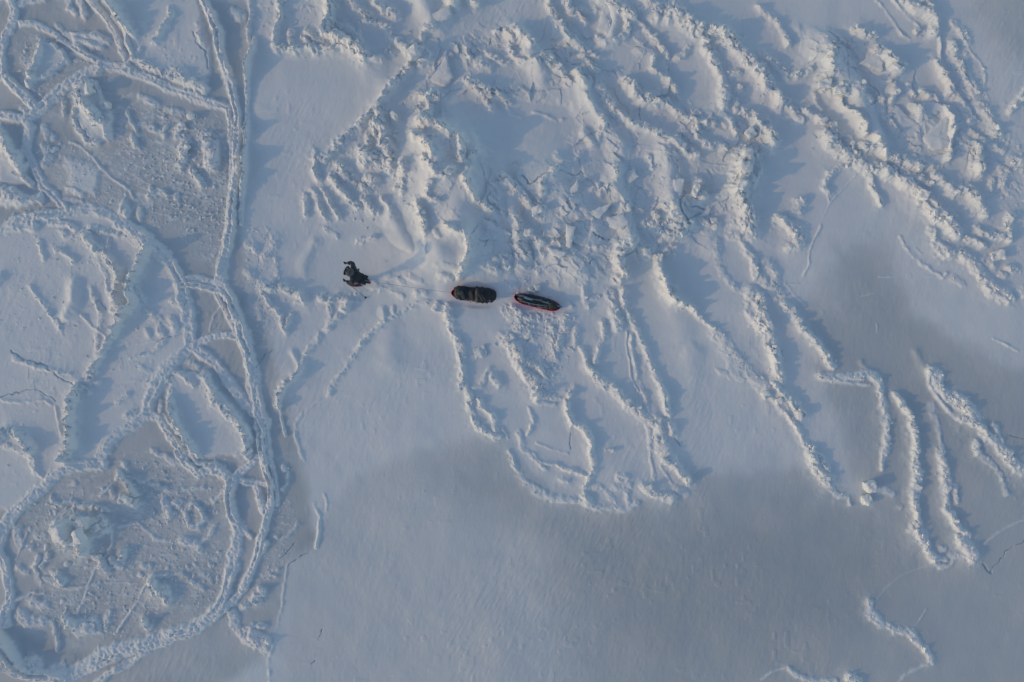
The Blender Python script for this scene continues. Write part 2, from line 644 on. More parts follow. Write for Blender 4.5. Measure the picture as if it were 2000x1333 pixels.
b 5 18 1000,560 1015,575
D 0.18 10 30,1222 58,1243 108,1268 165,1272 195,1288 150,1300 80,1300 48,1285
R 0.14 40 10,470 200,430 310,500 340,640 280,780 150,880 20,960
R 0.22 14 240,90 300,60 400,100 405,170 300,140
b 5 14 60,560 95,600 120,640
b 4 10 30,700 80,720 140,730
b 5 12 180,560 200,620 190,680
b 4 12 270,560 300,620 345,640
b 4 10 260,700 300,690 330,660
b 5 12 20,870 60,890 90,930
b 6 18 700,470 735,462
b 5 14 860,540 885,548
b 5 14 1010,520 1050,530
b 5 16 940,520 965,528
b 5 16 1140,560 1150,600
s 92 100 868,330 888,410 890,485
s 70 38 1060,330 1110,420 1120,500
R 0.28 14 915,470 1000,480 1120,515 1200,500 1235,560 1110,565 985,555 915,545
D 0.10 90 1180,1060 1500,1010 1750,1050 1800,1200 1500,1333 1250,1333
r 8 22 503,795 512,840 514,883 519,905
r 5 14 516,815 524,860 529,890
D 0.22 56 840,905 950,862 1010,900 1080,975 1200,995 1340,965 1345,915 1450,928 1550,915 1620,945 1700,990 1640,850 1600,740 1570,620 1640,600 1640,490 1720,480 1780,600 1850,660 2000,720 2900,800 2900,2300 1180,2300 1130,1333 1070,1150 1040,1050 900,980
s 22 44 845,300 885,370 900,440 905,500
s 20 36 1050,320 1095,385 1130,445
s 20 36 1195,345 1215,410 1225,470
s 20 40 1010,60 1040,110 1060,150
s 20 36 1000,395 1010,450 1015,520
s 24 44 1300,300 1310,380 1320,440
s 22 34 1130,150 1170,230 1210,290
s 26 50 1600,90 1650,160 1690,230 1700,270
s 22 50 820,-10 850,50
D 0.46 14 0,0 490,0 480,250 470,450 520,640 560,780 600,960 620,1060 560,1100 545,1200 510,1290 350,1400 -900,1500 -900,-500 0,-500
D 0.18 16 560,1110 640,1000 700,930 820,880 950,850 1020,900 1080,975 1200,995 1340,960 1350,915 1450,928 1550,915 1620,940 1700,990 1640,850 1610,740 1570,600 1640,490 1720,480 1780,600 1850,660 2000,720 2900,800 2900,2300 540,2300
D 0.06 60 1090,1010 1700,1000 1760,1150 1500,1260 1200,1220 1080,1100
D 0.05 60 1650,520 1760,560 1900,720 2000,800 2000,900 1800,900 1650,750
D 0.30 45 1850,-60 2200,-60 2200,130 1960,120
W 1.0 6 213,0 388,0 402,44 415,135 405,175 304,145 263,115 250,84 233,34
W 1.0 8 0,455 80,425 200,415 270,450 330,510 355,560 375,670 300,800 200,890 130,920 60,990 -200,1010 -200,455
W 1.0 5 338,734 382,727 405,730 435,770 490,828 500,845 483,890 392,890 354,838 334,777
W 1.0 5 0,240 40,305 60,360 0,358
W 1.0 8 125,305 200,330 190,380 140,370
W 1.8 4 150,165 190,160 206,200 217,270 190,282 165,255 148,215
W 1.5 4 88,95 115,88 137,118 100,150 70,165 62,150
W 1.4 4 120,1040 150,1015 210,1010 210,1040 170,1065
W 1.2 4 398,280 430,275 430,325 400,330
W 1.2 4 140,65 190,62 222,82 200,95 150,90
W 1.5 6 0,385 60,385 82,395 60,408 0,400
W 1.2 5 130,1210 190,1205 200,1235 150,1245
R 0.5 12 1850,70 1910,130 1920,200 1940,240 2000,290 2300,400 2300,500 2000,450 1920,370 1870,240 1850,110
R 0.45 10 480,440 524,440 540,507 565,575 515,640 480,610
R 0.8 14 980,590 1120,590 1125,680 1070,780 1015,720
R 0.35 20 490,0 650,0 740,30 790,110 640,105 545,105 490,80
R 0.30 18 620,300 760,220 840,150 900,250 960,320 1000,380 1040,430 1080,540 900,540 900,480 800,440 700,430 620,410
R 0.34 20 960,330 1100,320 1260,330 1420,280 1500,240 1440,440 1300,480 1250,480 1120,560 980,580 900,520 980,450
R 0.30 20 1420,40 1560,90 1650,190 1800,330 1900,430 2000,560 2200,700 2300,500 2000,480 1850,330 1760,250 1640,110 1530,70
R 0.25 12 25,455 180,440 230,500 190,600 120,500 60,480
R 0.5 6 1480,500 1530,560 1520,580 1480,540
C 0.62 40 860,60 1250,60 1380,130 1460,260 1440,440 1300,490 1150,540 940,500 890,400 850,280 840,150
C 0.6 25 1560,60 1700,80 1830,180 1900,300 1960,420 1860,360 1740,260 1640,180 1560,120
N 1 10 910,225 1010,190 1110,205 1130,250 1080,320 1000,320 940,290
N 1 8 1270,70 1310,60 1370,90 1400,130 1400,190 1330,190 1310,140
N 1 6 1130,30 1220,20 1210,90 1160,80
P 0.75 20 220,190 450,240 450,440 300,440 260,400 220,320
P 0.45 20 40,60 200,80 215,200 100,230 40,200
P 0.45 20 60,260 230,300 260,440 110,380
P 0.55 25 200,890 440,900 440,1150 330,1230 100,1240 60,1000 120,950
P 0.5 10 350,440 450,440 420,530 370,490
P 0.3 10 480,480 560,640 500,690 480,600
P 0.25 15 500,900 570,880 580,1080 500,1180 520,1020
"""
STEP = 1.25
# ------------------------------------------------------------------ the ice sheet
# Ridge crests, rope-like finger rafts, drifts, leads and plates, in metres/50 east and south of the north-west corner.
# b = rubble ridge, r = rope-like ridge, s = smooth drift, l = low lip, c = crack : half width, height (as shadow length), path
# D = thin young ice, plus shade painted into the dark lower-left corner patch, W = snow plate, R = rubble field, C = tilted slabs, N = undisturbed plate, P = loose crumbs, G = tilted slab

U0, U1, V0, V1 = -30.0, 2030.0, -30.0, 1363.0
def axis(a, b, st, far):
    core = np.arange(a, b + st, st)
    out = []; s = st; x = core[-1]
    while x < far:
        s = min(s * 1.12, 6.0) if x < b + 900 else s * 1.35
        x += s; out.append(x)
    lo = []; s = st; x = core[0]
    while x > a + b - far:
        s = min(s * 1.12, 6.0) if x > a - 900 else s * 1.35
        x -= s; lo.append(x)
    return np.array(lo[::-1] + list(core) + out)
GU = axis(U0, U1, STEP, 150000.0); GV = axis(V0, V1, STEP, 150000.0)
NU, NV = len(GU), len(GV)
U, V = np.meshgrid(GU.astype(np.float32), GV.astype(np.float32))
F = np.float32

def hsh(ix, iy, k):
    n = (ix.astype(np.int64) * 374761393 + iy.astype(np.int64) * 668265263 + k * 974634777) & 0xffffffff
    n = ((n ^ (n >> 13)) * 1274126177) & 0xffffffff
    n = ((n ^ (n >> 16)) * 2246822519) & 0xffffffff
    return (((n ^ (n >> 15)) & 0xffffff) / 16777216.0).astype(F)

def noise(x, y, s, k):
    x = x / s; y = y / s
    ix = np.floor(x); iy = np.floor(y); fx = (x - ix).astype(F); fy = (y - iy).astype(F)
    ux = fx * fx * (3 - 2 * fx); uy = fy * fy * (3 - 2 * fy)
    a = hsh(ix, iy, k); b = hsh(ix + 1, iy, k); c = hsh(ix, iy + 1, k); d = hsh(ix + 1, iy + 1, k)
    return ((a + (b - a) * ux) * (1 - uy) + (c + (d - c) * ux) * uy) * 2 - 1

def fbm(x, y, s, k, o=4):
    r = 0; a = 1.0; t = 0
    for i in range(o):
        r = r + a * noise(x + 13.7 * i, y - 7.1 * i, s / 2 ** i, k + i); t += a; a *= 0.5
    return (r / t).astype(F)

def cells(x, y, s, k, tilt):
    """angular blocks: nearest-seed cells, each with a random height and tilt; returns height 0..1 and distance to the joint"""
    gx = np.floor(x / s); gy = np.floor(y / s)
    f1 = np.full(x.shape, 1e9, F); f2 = np.full(x.shape, 1e9, F); h = np.zeros(x.shape, F)
    for dx in (-1, 0, 1):
        for dy in (-1, 0, 1):
            cx = gx + dx; cy = gy + dy
            sx = (cx + 0.15 + 0.7 * hsh(cx, cy, k)) * s; sy = (cy + 0.15 + 0.7 * hsh(cx, cy, k + 1)) * s
            ex = (x - sx).astype(F); ey = (y - sy).astype(F)
            d = np.sqrt(ex * ex + ey * ey)
            hh = hsh(cx, cy, k + 2) + (ex * (hsh(cx, cy, k + 3) - .5) + ey * (hsh(cx, cy, k + 4) - .5)) * (2 * tilt / s)
            m = d < f1
            f2 = np.where(m, f1, np.minimum(f2, d)); h = np.where(m, hh, h); f1 = np.where(m, d, f1)
    return np.clip(h, 0, 1.4), (f2 - f1) / s

def bumps(x, y, s, k, dens, rmin, rmax):
    gx = np.floor(x / s); gy = np.floor(y / s); h = np.zeros(x.shape, F)
    for dx in (-1, 0, 1):
        for dy in (-1, 0, 1):
            cx = gx + dx; cy = gy + dy
            sx = (cx + hsh(cx, cy, k)) * s; sy = (cy + hsh(cx, cy, k + 1)) * s
            q = hsh(cx, cy, k + 3); r = rmin + (rmax - rmin) * q * q * q
            an = hsh(cx, cy, k + 4) * 3.14; ca = np.cos(an); sa = np.sin(an)
            ex = (x - sx); ey = (y - sy)
            d2 = (ex * ca + ey * sa) ** 2 + (1.6 * (ey * ca - ex * sa)) ** 2
            on = hsh(cx, cy, k + 2) < dens
            h = np.maximum(h, np.where(on, np.sqrt(np.maximum(0, r * r - d2)), 0))
    return h.astype(F)

def sstep(a, b, x):
    t = np.clip((x - a) / (b - a), 0, 1); return t * t * (3 - 2 * t)

K = 0.354 # tan of sun elevation: shadow length -> height
inner = (slice(max(0, np.searchsorted(GU, -700)), None), )
near = (np.abs(U - 1000) < 2200) & (np.abs(V - 667) < 1900)

wx = fbm(U, V, 34, 11, 3); wy = fbm(U, V, 34, 31, 3)
wx2 = noise(U, V, 7, 51); wy2 = noise(U, V, 7, 61)
rag3 = noise(U, V, 45, 87)
rag = .55 * noise(U, V, 13, 81) + .45 * noise(U, V, 5.5, 83) + .4 * noise(U, V, 36, 85)
WU = U + 5.0 * wx + 2.2 * wx2; WV = V + 5.0 * wy + 2.2 * wy2     # for rubble
SU = U + 2.4 * wx + 0.9 * wx2; SV = V + 2.4 * wy + 0.9 * wy2     # for ropes

envB = np.zeros_like(U); wB = np.full(U.shape, 6, F); envR = np.zeros_like(U); envS = np.zeros_like(U)
envL = np.zeros_like(U); crack = np.zeros_like(U); skirt = np.zeros_like(U)

def window(pts, pad):
    xs = [p[0] for p in pts]; ys = [p[1] for p in pts]
    i0, i1 = np.searchsorted(GU, (min(xs) - pad, max(xs) + pad)); j0, j1 = np.searchsorted(GV, (min(ys) - pad, max(ys) + pad))
    return (slice(j0, j1), slice(i0, i1))

def along(pts, x, y):
    d = np.full(x.shape, 1e9, F); L = np.zeros(x.shape, F)
    if len(pts) == 1: pts = pts * 2
    for a, b in zip(pts[:-1], pts[1:]):
        vx = b[0] - a[0]; vy = b[1] - a[1]; n = vx * vx + vy * vy + 1e-6
        t = np.clip(((x - a[0]) * vx + (y - a[1]) * vy) / n, 0, 1)
        q = np.hypot(x - a[0] - t * vx, y - a[1] - t * vy)
        m = q < d; d = np.where(m, q, d); L = np.where(m, a[2] + (b[2] - a[2]) * t, L)
    return d, L

def poly_sd(pts, x, y):
    ins = np.zeros(x.shape, bool); d = np.full(x.shape, 1e9, F)
    for i in range(len(pts)):
        a = pts[i]; b = pts[(i + 1) % len(pts)]
        vx = b[0] - a[0]; vy = b[1] - a[1]; n = vx * vx + vy * vy + 1e-6
        t = np.clip(((x - a[0]) * vx + (y - a[1]) * vy) / n, 0, 1)
        d = np.minimum(d, np.hypot(x - a[0] - t * vx, y - a[1] - t * vy))
        c = ((a[1] > y) != (b[1] > y))
        if abs(vy) > 1e-6: ins ^= c & (x < vx * (y - a[1]) / vy + a[0])
    return np.where(ins, d, -d)

thin = np.zeros_like(U); white = np.zeros_like(U); rub = np.zeros_like(U); slabs = np.zeros_like(U)
calm = np.zeros_like(U); crumb = np.zeros_like(U); tilted = np.zeros_like(U)
ox = oy = 0; sc = 1.0
for line in MAP.strip().splitlines():
    f = line.split()
    if f[0] in 'TF':
        ox, oy = float(f[1]), float(f[2]); sc = 1 / 2.9615 if f[0] == 'T' else 1.0; continue
    if f[0] in 'brslc':
        w_, L_ = float(f[1]), float(f[2]); pts = []
        for p in f[3:]:
            q = p.split(','); pts.append((ox + float(q[0]) * sc, oy + float(q[1]) * sc, float(q[2]) if len(q) > 2 else L_))
        if f[0] == 'b' and not 'Z' in f: # the ends run out
            pts = [(pts[0][0], pts[0][1], pts[0][2] * .8)] + pts + [(pts[-1][0], pts[-1][1], pts[-1][2] * .8)]
        s = window(pts, w_ * 4 + 10)
        if f[0] == 'b':
            d, L = along(pts, WU[s], WV[s])
            e = L * (1 - sstep(0.30, 1.65, d / w_ + .42 * rag[s])); m = e > envB[s]
            envB[s] = np.where(m, e, envB[s]); wB[s] = np.where(m, w_, wB[s])
            skirt[s] = np.maximum(skirt[s], L * np.exp(-(d / (w_ * 2.2)) ** 2))
        elif f[0] == 'r':
            d, L = along(pts, SU[s], SV[s]); q = d / (w_ * 1.30) * (1 + .34 * rag[s]); skirt[s] = np.maximum(skirt[s], .45 * L * np.exp(-(d / (w_ * 2.0)) ** 2))
            e = L * (np.exp(-(q * 1.05) ** 4) * (.80 + .16 * np.exp(-(q - .55) ** 2 * 10) + .08 * np.cos(q * 8.5 + 3 * rag3[s])) - (.13 + .09 * rag3[s]) * np.exp(-((q - .12) / .20) ** 2) * (w_ > 5))
            envR[s] = np.maximum(envR[s], e)
        elif f[0] == 's':
            d, L = along(pts, U[s] + 9 * wx[s], V[s] + 9 * wy[s]); envS[s] = np.maximum(envS[s], L * np.exp(-(d / w_) ** 2) * (1 + .35 * rag3[s]))
        elif f[0] == 'l':
            d, L = along(pts, SU[s], SV[s]); envL[s] = np.maximum(envL[s], L * np.exp(-(d / (w_ * .8)) ** 2))
        else:
            d, L = along(pts, WU[s], WV[s]); crack[s] = np.maximum(crack[s], (.45 + .3 * L) * (1 - sstep(.2, 1.0, d / (w_ * .42) + .8 * rag[s])))
    else:
        amt = float(f[1]); soft = 0 if f[0] == 'G' else float(f[2])
        pts = [(ox + float(p.split(',')[0]) * sc, oy + float(p.split(',')[1]) * sc) for p in f[(2 if f[0] == 'G' else 3):]]
        s = window(pts, soft + 12)
        X, Y = (WU[s], WV[s]) if f[0] != 'G' else (U[s] + .8 * wx2[s], V[s] + .8 * wy2[s])
        if f[0] == 'D': X = U[s] + .5 * soft * wx[s]; Y = V[s] + .5 * soft * wy[s]
        sd = poly_sd(pts, X, Y)
        if f[0] == 'G':
            m = sstep(-.5, 1.5, sd)
            pr = X * math.cos(SUN_DIR) - Y * math.sin(SUN_DIR); ps = [p[0] * math.cos(SUN_DIR) - p[1] * math.sin(SUN_DIR) for p in pts]
            e = amt * (.2 + .8 * np.clip((pr - min(ps)) / (max(ps) - min(ps)), 0, 1)) * m
            tilted[s] = np.maximum(tilted[s], e)
        else:
            m = amt * sstep(-soft, soft, sd)
            T = {'D': thin, 'W': white, 'R': rub, 'C': slabs, 'N': calm, 'P': crumb}[f[0]]
            T[s] = np.clip(T[s] + m, 0, 1) if f[0] == 'D' else np.maximum(T[s], m)

# the unseen ice beyond the picture: the same kind of ridges, run on by noise
out = np.maximum(np.maximum(-30 - U, U - 2030), np.maximum(-30 - V, V - 1363)); outm = sstep(10, 120, out) * (out < 2500)
rn = 1 - np.abs(fbm(U, V, 420, 301, 3)) * 7
envB = np.maximum(envB, outm * 50 * np.clip(rn, 0, 1))

rub *= (1 - calm * (1 - 0)); slabs *= (1 - calm)
b1, e1 = cells(WU, WV, 7.5, 101, .55); b2, e2 = cells(WU + 40, WV, 14.0, 131, .6)
Q1 = (WU + WV) * .36; Q2 = (WV - WU) * .80; f2_, g2_ = cells(Q1, Q2, 11.0, 137, .8); f1_, g1_ = cells(Q1, Q2, 5.5, 143, .7)
ea = sstep(760, 900, U); b2 = b2 * (1 - ea) + f2_ * ea
b1 = b1 * (1 - ea) + (.5 * b1 + .5 * f1_) * ea
b3, e3 = cells(U + 3 * wx, V + 3 * wy, 27.0, 161, .7)#; b3, e3 = cells(U + 3 * wx, V + 3 * wy, 27.0, 161, .7)
b0, e0 = cells(U, V, 4.2, 191, .5)
big = sstep(6, 11, wB)
blk = (1 - big) * (.45 * b1 + .55 * b2) + big * (.15 * b1 + .45 * b2 + .4 * b3)
crestv = .5 + .5 * fbm(U, V, 30, 71, 3) * 1.6
crestv = np.clip(crestv + .25 * noise(U, V, 11, 79), 0.0, 1.15)
HB = .86 * (1 - .22 * sstep(1000, 1250, U) * sstep(560, 760, V)) * K * envB * (0.22 + 0.72 * crestv + .55 * (blk - .45))
HB += np.clip(envB / 22, 0, 1) * ((b1 - .5) * 1.4 * (.4 + .9 * (rag > 0)) + (b0 - .5) * .2)
HB = np.where(envB > .5, np.maximum(HB, 0), 0)
# little chunks strewn around the ridges
near_r = np.clip(skirt / 30, 0, 1)
chunks = bumps(WU, WV, 8, 211, .45, .5, 2.7) * near_r
HB = np.maximum(HB, HB * .6 + chunks * .7)
HR = K * envR * np.clip(.90 + .35 * noise(U, V, 70, 403) + .55 * noise(U, V, 28, 407), .35, 1.35) * (1 + .38 * fbm(U, V, 13, 401, 3) + .16 * noise(U, V, 4, 405))
HR += np.clip(envR / 12, 0, 1) * (1.0 * noise(U, V, 5.5, 411) + .6 * noise(U, V, 2.8, 413))
HL = K * envL * (.62 + .7 * fbm(U, V, 22, 421, 3) + .3 * noise(U, V, 6, 425)).clip(0, 1.2)
HS = K * envS
# slab field in the pressure zone
sl3, se3 = cells(U + 14 * wx, V + 14 * wy, 95.0, 501, 1.3); sl2, se2 = cells(U - 9 * wx, V + 9 * wy, 46.0, 531, 1.0)
HC = slabs * (8.0 * sl3 + 7.0 * f2_ * sstep(.05, .5, noise(U, V, 48, 545)) + 5.0 * sl2 * (noise(U, V, 60, 541) * .5 + .5))
HC += slabs * (1 - sstep(0, .10, np.minimum(se3, se2))) * (b1 * 2.6 - .8) * (rag > -.2)
HRb = rub * (1.6 * b1 + 5.0 * b2 * sstep(0, .5, noise(U, V, 34, 551)) + .7 * b0) * (0.35 + .65 * sstep(-.35, .35, fbm(U, V, 50, 561, 2)))
HRb += rub * bumps(U, V, 9, 571, .6, 1, 4.5)
cl = sstep(-.45, .35, fbm(U, V, 55, 611, 3)); cr = np.clip(crumb * 1.5, 0, 1)
HP = bumps(WU, WV, 5.0, 601, .75, .5, 2.6) * cr * cl * 1.1
HP = np.maximum(HP, bumps(WU, WV, 10, 621, .6, .8, 4.6) * cr * cl * .9)
HP = np.maximum(HP, bumps(WU, WV, 24, 631, .5, 1.5, 9) * cr * sstep(-.1, .3, fbm(U, V, 80, 641, 2)) * .7)
stk = noise(U * .45 + .2 * V, V * 1.3 - .3 * U, 6, 655) + .6 * noise(U * .6, V * 1.2 - .35 * U, 3.4, 657)
HP += crumb * (.7 * fbm(U, V, 7, 651, 2) + .75 * np.clip(stk, 0, 2))
# wide, soft relief
soft_zone = (1 - .75 * thin)
HW = 7.0 * fbm(U, V, 330, 701, 3) + soft_zone * 2.6 * fbm(U, V, 90, 711, 3) + white * 3.5
HM = .16 * noise(U, V * .6 + U * .3, 5.5, 721) + .45 * fbm(U * 1.0 + .35 * V, V * .55, 22, 731, 3)
rip = sstep(.05, .5, noise(U, V, 150, 751)); HM += rip * .26 * noise(U * .9 + V * .5, V * .35, 4.2, 753)
HM += .5 * sstep(.45, .75, noise(U, V, 12, 755)) * sstep(.0, .5, noise(U, V, 90, 757))
HM = HM * (.5 + .6 * sstep(-.3, .4, noise(U, V, 120, 741)))
H = HW + HM + np.maximum(HB, HR) + .35 * np.minimum(HB, HR) + .33 * K * skirt + HL + HS + np.maximum(HC, 0) + HRb + HP
H = np.maximum(H, np.where(tilted > 0, HW + K * tilted * 1.25 + 1.5, -1e9))
gate = sstep(.1, .5, noise(U, V, 38, 771)); crack = np.maximum(crack, .42 * gate * (1 - sstep(.008, .035, se2 + .02 * rag)) * sstep(.2, .4, slabs + rub * .8) * (out < 0))
H -= 2.2 * np.clip(crack, 0, 1.5)
fade = 1 - sstep(1500, 3200, out); H = H * fade
H += 0

NORMALS = {}
def pad_flat(cx, cy, rx, ry, ang, lift=0.0, soft=.5):
    """snow pressed flat under what stands on it"""
    global H
    s = window([(cx, cy)], max(rx, ry) * 2 + 4); ca, sa = math.cos(ang), math.sin(ang)
    x = U[s] - cx; y = V[s] - cy
    q = np.hypot((x * ca + y * sa) / rx, (y * ca - x * sa) / ry); m = 1 - sstep(1.0, 1 + soft, q)
    w_ = q < 1.3; A = np.stack([np.ones(w_.sum()), x[w_], y[w_]], 1); k = np.linalg.lstsq(A, H[s][w_], rcond=None)[0]
    H[s] = H[s] * (1 - m) + (k[0] + lift + k[1] * x + k[2] * y) * m
    NORMALS[(cx, cy)] = Vector((-k[1], k[2], 1)).normalized()
    return float(k[0] + lift) / PX

def ground(px, py):
    i = min(max(int(np.searchsorted(GU, px)), 1), NU - 1); j = min(max(int(np.searchsorted(GV, py)), 1), NV - 1)
    return float(H[j, i]) / PX

def W3(px, py, z):
    """the point at height z metres that stands over (px, py) as the drone sees it"""
    k = (CAM_H - z) / CAM_H
    return Vector(((px - 1000) / PX * k, (666.5 - py) / PX * k, z))
SLED_A = (925, 573, math.radians(-5)); SLED_B = (1049, 590.5, math.radians(-13.6))
gA = pad_flat(925, 574, 50, 20, math.radians(5)); gB = pad_flat(1049, 591, 53, 16, math.radians(13.6))
gL = pad_flat(692, 555, 17, 8, math.radians(27), 0, .8); gR = pad_flat(713, 549, 17, 8, math.radians(27), 0, .8)
pad_flat(945, 686, 16, 14, 0, 0)

# the sheet itself
co = np.empty((NV * NU, 3), F)
co[:, 0] = ((U - 1000) / PX).ravel(); co[:, 1] = ((666.5 - V) / PX).ravel(); co[:, 2] = (H / PX).ravel()
idx = np.arange(NV * NU, dtype=np.int32).reshape(NV, NU)
fa = np.stack([idx[1:, :-1], idx[1:, 1:], idx[:-1, 1:], idx[:-1, :-1]], -1).reshape(-1, 4)
me = bpy.data.meshes.new("snow_ground")
me.vertices.add(NV * NU); me.vertices.foreach_set("co", co.ravel())
me.loops.add(fa.size); me.loops.foreach_set("vertex_index", fa.ravel())
me.polygons.add(len(fa)); me.polygons.foreach_set("loop_start", np.arange(0, fa.size, 4, dtype=np.int32))
me.polygons.foreach_set("use_smooth", np.ones(len(fa), bool))
me.update(calc_edges=True)
snowy = np.clip(np.maximum.reduce([envB / 13, envR / 8, envL / 7, rub * 1.2, slabs, white, near_r * .45, np.clip(HP / .7, 0, 1) * .95, crumb * np.clip(stk - .5, 0, 1) * .8]), 0, 1)
patch = np.clip(.55 + .9 * fbm(U, V, 45, 801, 4), 0, 1)
tn = np.clip(thin * (1 - snowy), 0, 1)
inL = sstep(-30, 30, 560 - U)
tn = tn * (1 - inL * .35 * patch)
att = me.color_attributes.new("cover", 'FLOAT_COLOR', 'POINT')
cv = np.ones((NV * NU, 4), F); cv[:, 0] = tn.ravel(); cv[:, 1] = (np.clip(crack, 0, 1.3) * .7).ravel(); cv[:, 2] = np.clip(near_r + slabs + rub, 0, 1).ravel()
att.data.foreach_set("color", cv.ravel())

def snow_material():
    m = bpy.data.materials.new("wind_packed_snow"); m.use_nodes = True; t = m.node_tree; N = t.nodes; L = t.links
    p = N["Principled BSDF"]; p.inputs["Roughness"].default_value = .72
    p.inputs["Specular IOR Level"].default_value = .25
    a = N.new("ShaderNodeAttribute"); a.attribute_name = "cover"; sp = N.new("ShaderNodeSeparateColor"); L.new(a.outputs["Color"], sp.inputs[0])
    tc = N.new("ShaderNodeTexCoord")
    n1 = N.new("ShaderNodeTexNoise"); n1.inputs["Scale"].default_value = .55; n1.inputs["Detail"].default_value = 5; L.new(tc.outputs["Object"], n1.inputs["Vector"])
    r1 = N.new("ShaderNodeValToRGB"); r1.color_ramp.elements[0].position = .3; r1.color_ramp.elements[1].position = .7
    r1.color_ramp.elements[0].color = (.75, .775, .765, 1); r1.color_ramp.elements[1].color = (.785, .78, .762, 1); L.new(n1.outputs[0], r1.inputs[0])
    n2 = N.new("ShaderNodeTexNoise"); n2.inputs["Scale"].default_value = .9; n2.inputs["Detail"].default_value = 6; L.new(tc.outputs["Object"], n2.inputs["Vector"])
    r2 = N.new("ShaderNodeValToRGB"); r2.color_ramp.elements[0].position = .32; r2.color_ramp.elements[1].position = .7
    r2.color_ramp.elements[0].color = (.195, .262, .292, 1); r2.color_ramp.elements[1].color = (.272, .298, .308, 1); L.new(n2.outputs[0], r2.inputs[0])
    mx = N.new("ShaderNodeMix"); mx.data_type = 'RGBA'; L.new(sp.outputs[0], mx.inputs[0]); L.new(r1.outputs[0], mx.inputs[6]); L.new(r2.outputs[0], mx.inputs[7])
    mc = N.new("ShaderNodeMix"); mc.data_type = 'RGBA'; L.new(sp.outputs[1], mc.inputs[0]); L.new(mx.outputs[2], mc.inputs[6]); mc.inputs[7].default_value = (.30, .45, .53, 1)
    L.new(mc.outputs[2], p.inputs["Base Color"])
    # grain and wind ripple
    mp = N.new("ShaderNodeMapping"); mp.inputs["Rotation"].default_value = (0, 0, .5); mp.inputs["Scale"].default_value = (1, .45, 1); L.new(tc.outputs["Object"], mp.inputs["Vector"])
    g1 = N.new("ShaderNodeTexNoise"); g1.inputs["Scale"].default_value = 13; g1.inputs["Detail"].default_value = 4; g1.inputs["Roughness"].default_value = .6; L.new(mp.outputs[0], g1.inputs["Vector"])
    bp = N.new("ShaderNodeBump"); bp.inputs["Strength"].default_value = .22; bp.inputs["Distance"].default_value = .03; L.new(g1.outputs[0], bp.inputs["Height"])
    L.new(bp.outputs[0], p.inputs["Normal"])
    return m
SNOW = snow_material()
me.materials.append(SNOW)
sg = bpy.data.objects.new("snow_ground", me); C.objects.link(sg); sg['kind'] = 'structure'

# ------------------------------------------------------------------ helpers
from mathutils.bvhtree import BVHTree
from mathutils import noise as mn, Quaternion, Euler

def mat(name, col, rough=.7, spec=.3, var=0.0, vs=20, bump=0.0, bs=60, col2=None):
    m = bpy.data.materials.new(name); m.use_nodes = True; t = m.node_tree; p = t.nodes["Principled BSDF"]
    p.inputs["Base Color"].default_value = (*col, 1); p.inputs["Roughness"].default_value = rough; p.inputs["Specular IOR Level"].default_value = spec
    tc = t.nodes.new("ShaderNodeTexCoord")
    if var or col2:
        n = t.nodes.new("ShaderNodeTexNoise"); n.inputs["Scale"].default_value = vs; n.inputs["Detail"].default_value = 5
        t.links.new(tc.outputs["Object"], n.inputs["Vector"])
        r = t.nodes.new("ShaderNodeValToRGB"); r.color_ramp.elements[0].position = .35; r.color_ramp.elements[1].position = .65
        c2 = col2 or tuple(min(1, c * (1 + var)) for c in col)
        r.color_ramp.elements[0].color = (*col, 1); r.color_ramp.elements[1].color = (*c2, 1)
        t.links.new(n.outputs[0], r.inputs[0]); t.links.new(r.outputs[0], p.inputs["Base Color"])
    if bump:
        n = t.nodes.new("ShaderNodeTexNoise"); n.inputs["Scale"].default_value = bs; n.inputs["Detail"].default_value = 4
        t.links.new(tc.outputs["Object"], n.inputs["Vector"])
        b = t.nodes.new("ShaderNodeBump"); b.inputs["Strength"].default_value = bump; b.inputs["Distance"].default_value = .01
        t.links.new(n.outputs[0], b.inputs["Height"]); t.links.new(b.outputs[0], p.inputs["Normal"])
    return m

M_RED = mat("red_plastic", (.52, .008, .055), .38, .5, var=.25, vs=6)
M_BLACK = mat("black_nylon", (.010, .013, .018), .62, .4, col2=(.022, .027, .034), vs=7, bump=.5, bs=30)
M_BLACK2 = mat("black_coated_cover", (.008, .012, .016), .38, .5, col2=(.018, .024, .028), vs=10, bump=.7, bs=22)
M_OLIVE = mat("grey_olive_canvas", (.085, .085, .075), .85, .2, col2=(.13, .13, .12), vs=12, bump=.4)
M_BROWN = mat("grey_brown_canvas", (.085, .075, .066), .85, .2, col2=(.045, .042, .04), vs=14, bump=.4)
M_CORD = mat("pale_cord", (.36, .42, .45), .7, .3)
M_WHITE = mat("white_buckle_plastic", (.75, .78, .8), .4, .5)
M_BLUE = mat("pale_blue_nylon", (.12, .22, .30), .6, .4, var=.6, vs=16)
M_METAL = mat("dark_aluminium", (.03, .035, .045), .4, .5)
M_PARKA = mat("slate_grey_parka", (.030, .038, .046), .8, .25, col2=(.045, .055, .064), vs=6, bump=.4, bs=25)
M_PANTS = mat("grey_trousers", (.075, .078, .098), .85, .25, col2=(.105, .108, .13), vs=8, bump=.4, bs=25)
M_HOOD = mat("grey_hood", (.075, .085, .09), .85, .2, col2=(.13, .13, .13), vs=9, bump=.4)
M_FUR = mat("dark_brown_fur", (.020, .015, .014), .95, .1)
M_FUR2 = mat("pale_fur_tips", (.40, .36, .34), .95, .1)
M_SKIN = mat("skin", (.48, .26, .20), .5, .3, var=.1)
M_EYE = mat("dark_eye", (.02, .015, .01), .2, .5)
M_BOOT = mat("black_boot", (.012, .012, .016), .6, .4)
M_SHOE = mat("red_deck", (.16, .040, .060), .5, .4, var=.3)

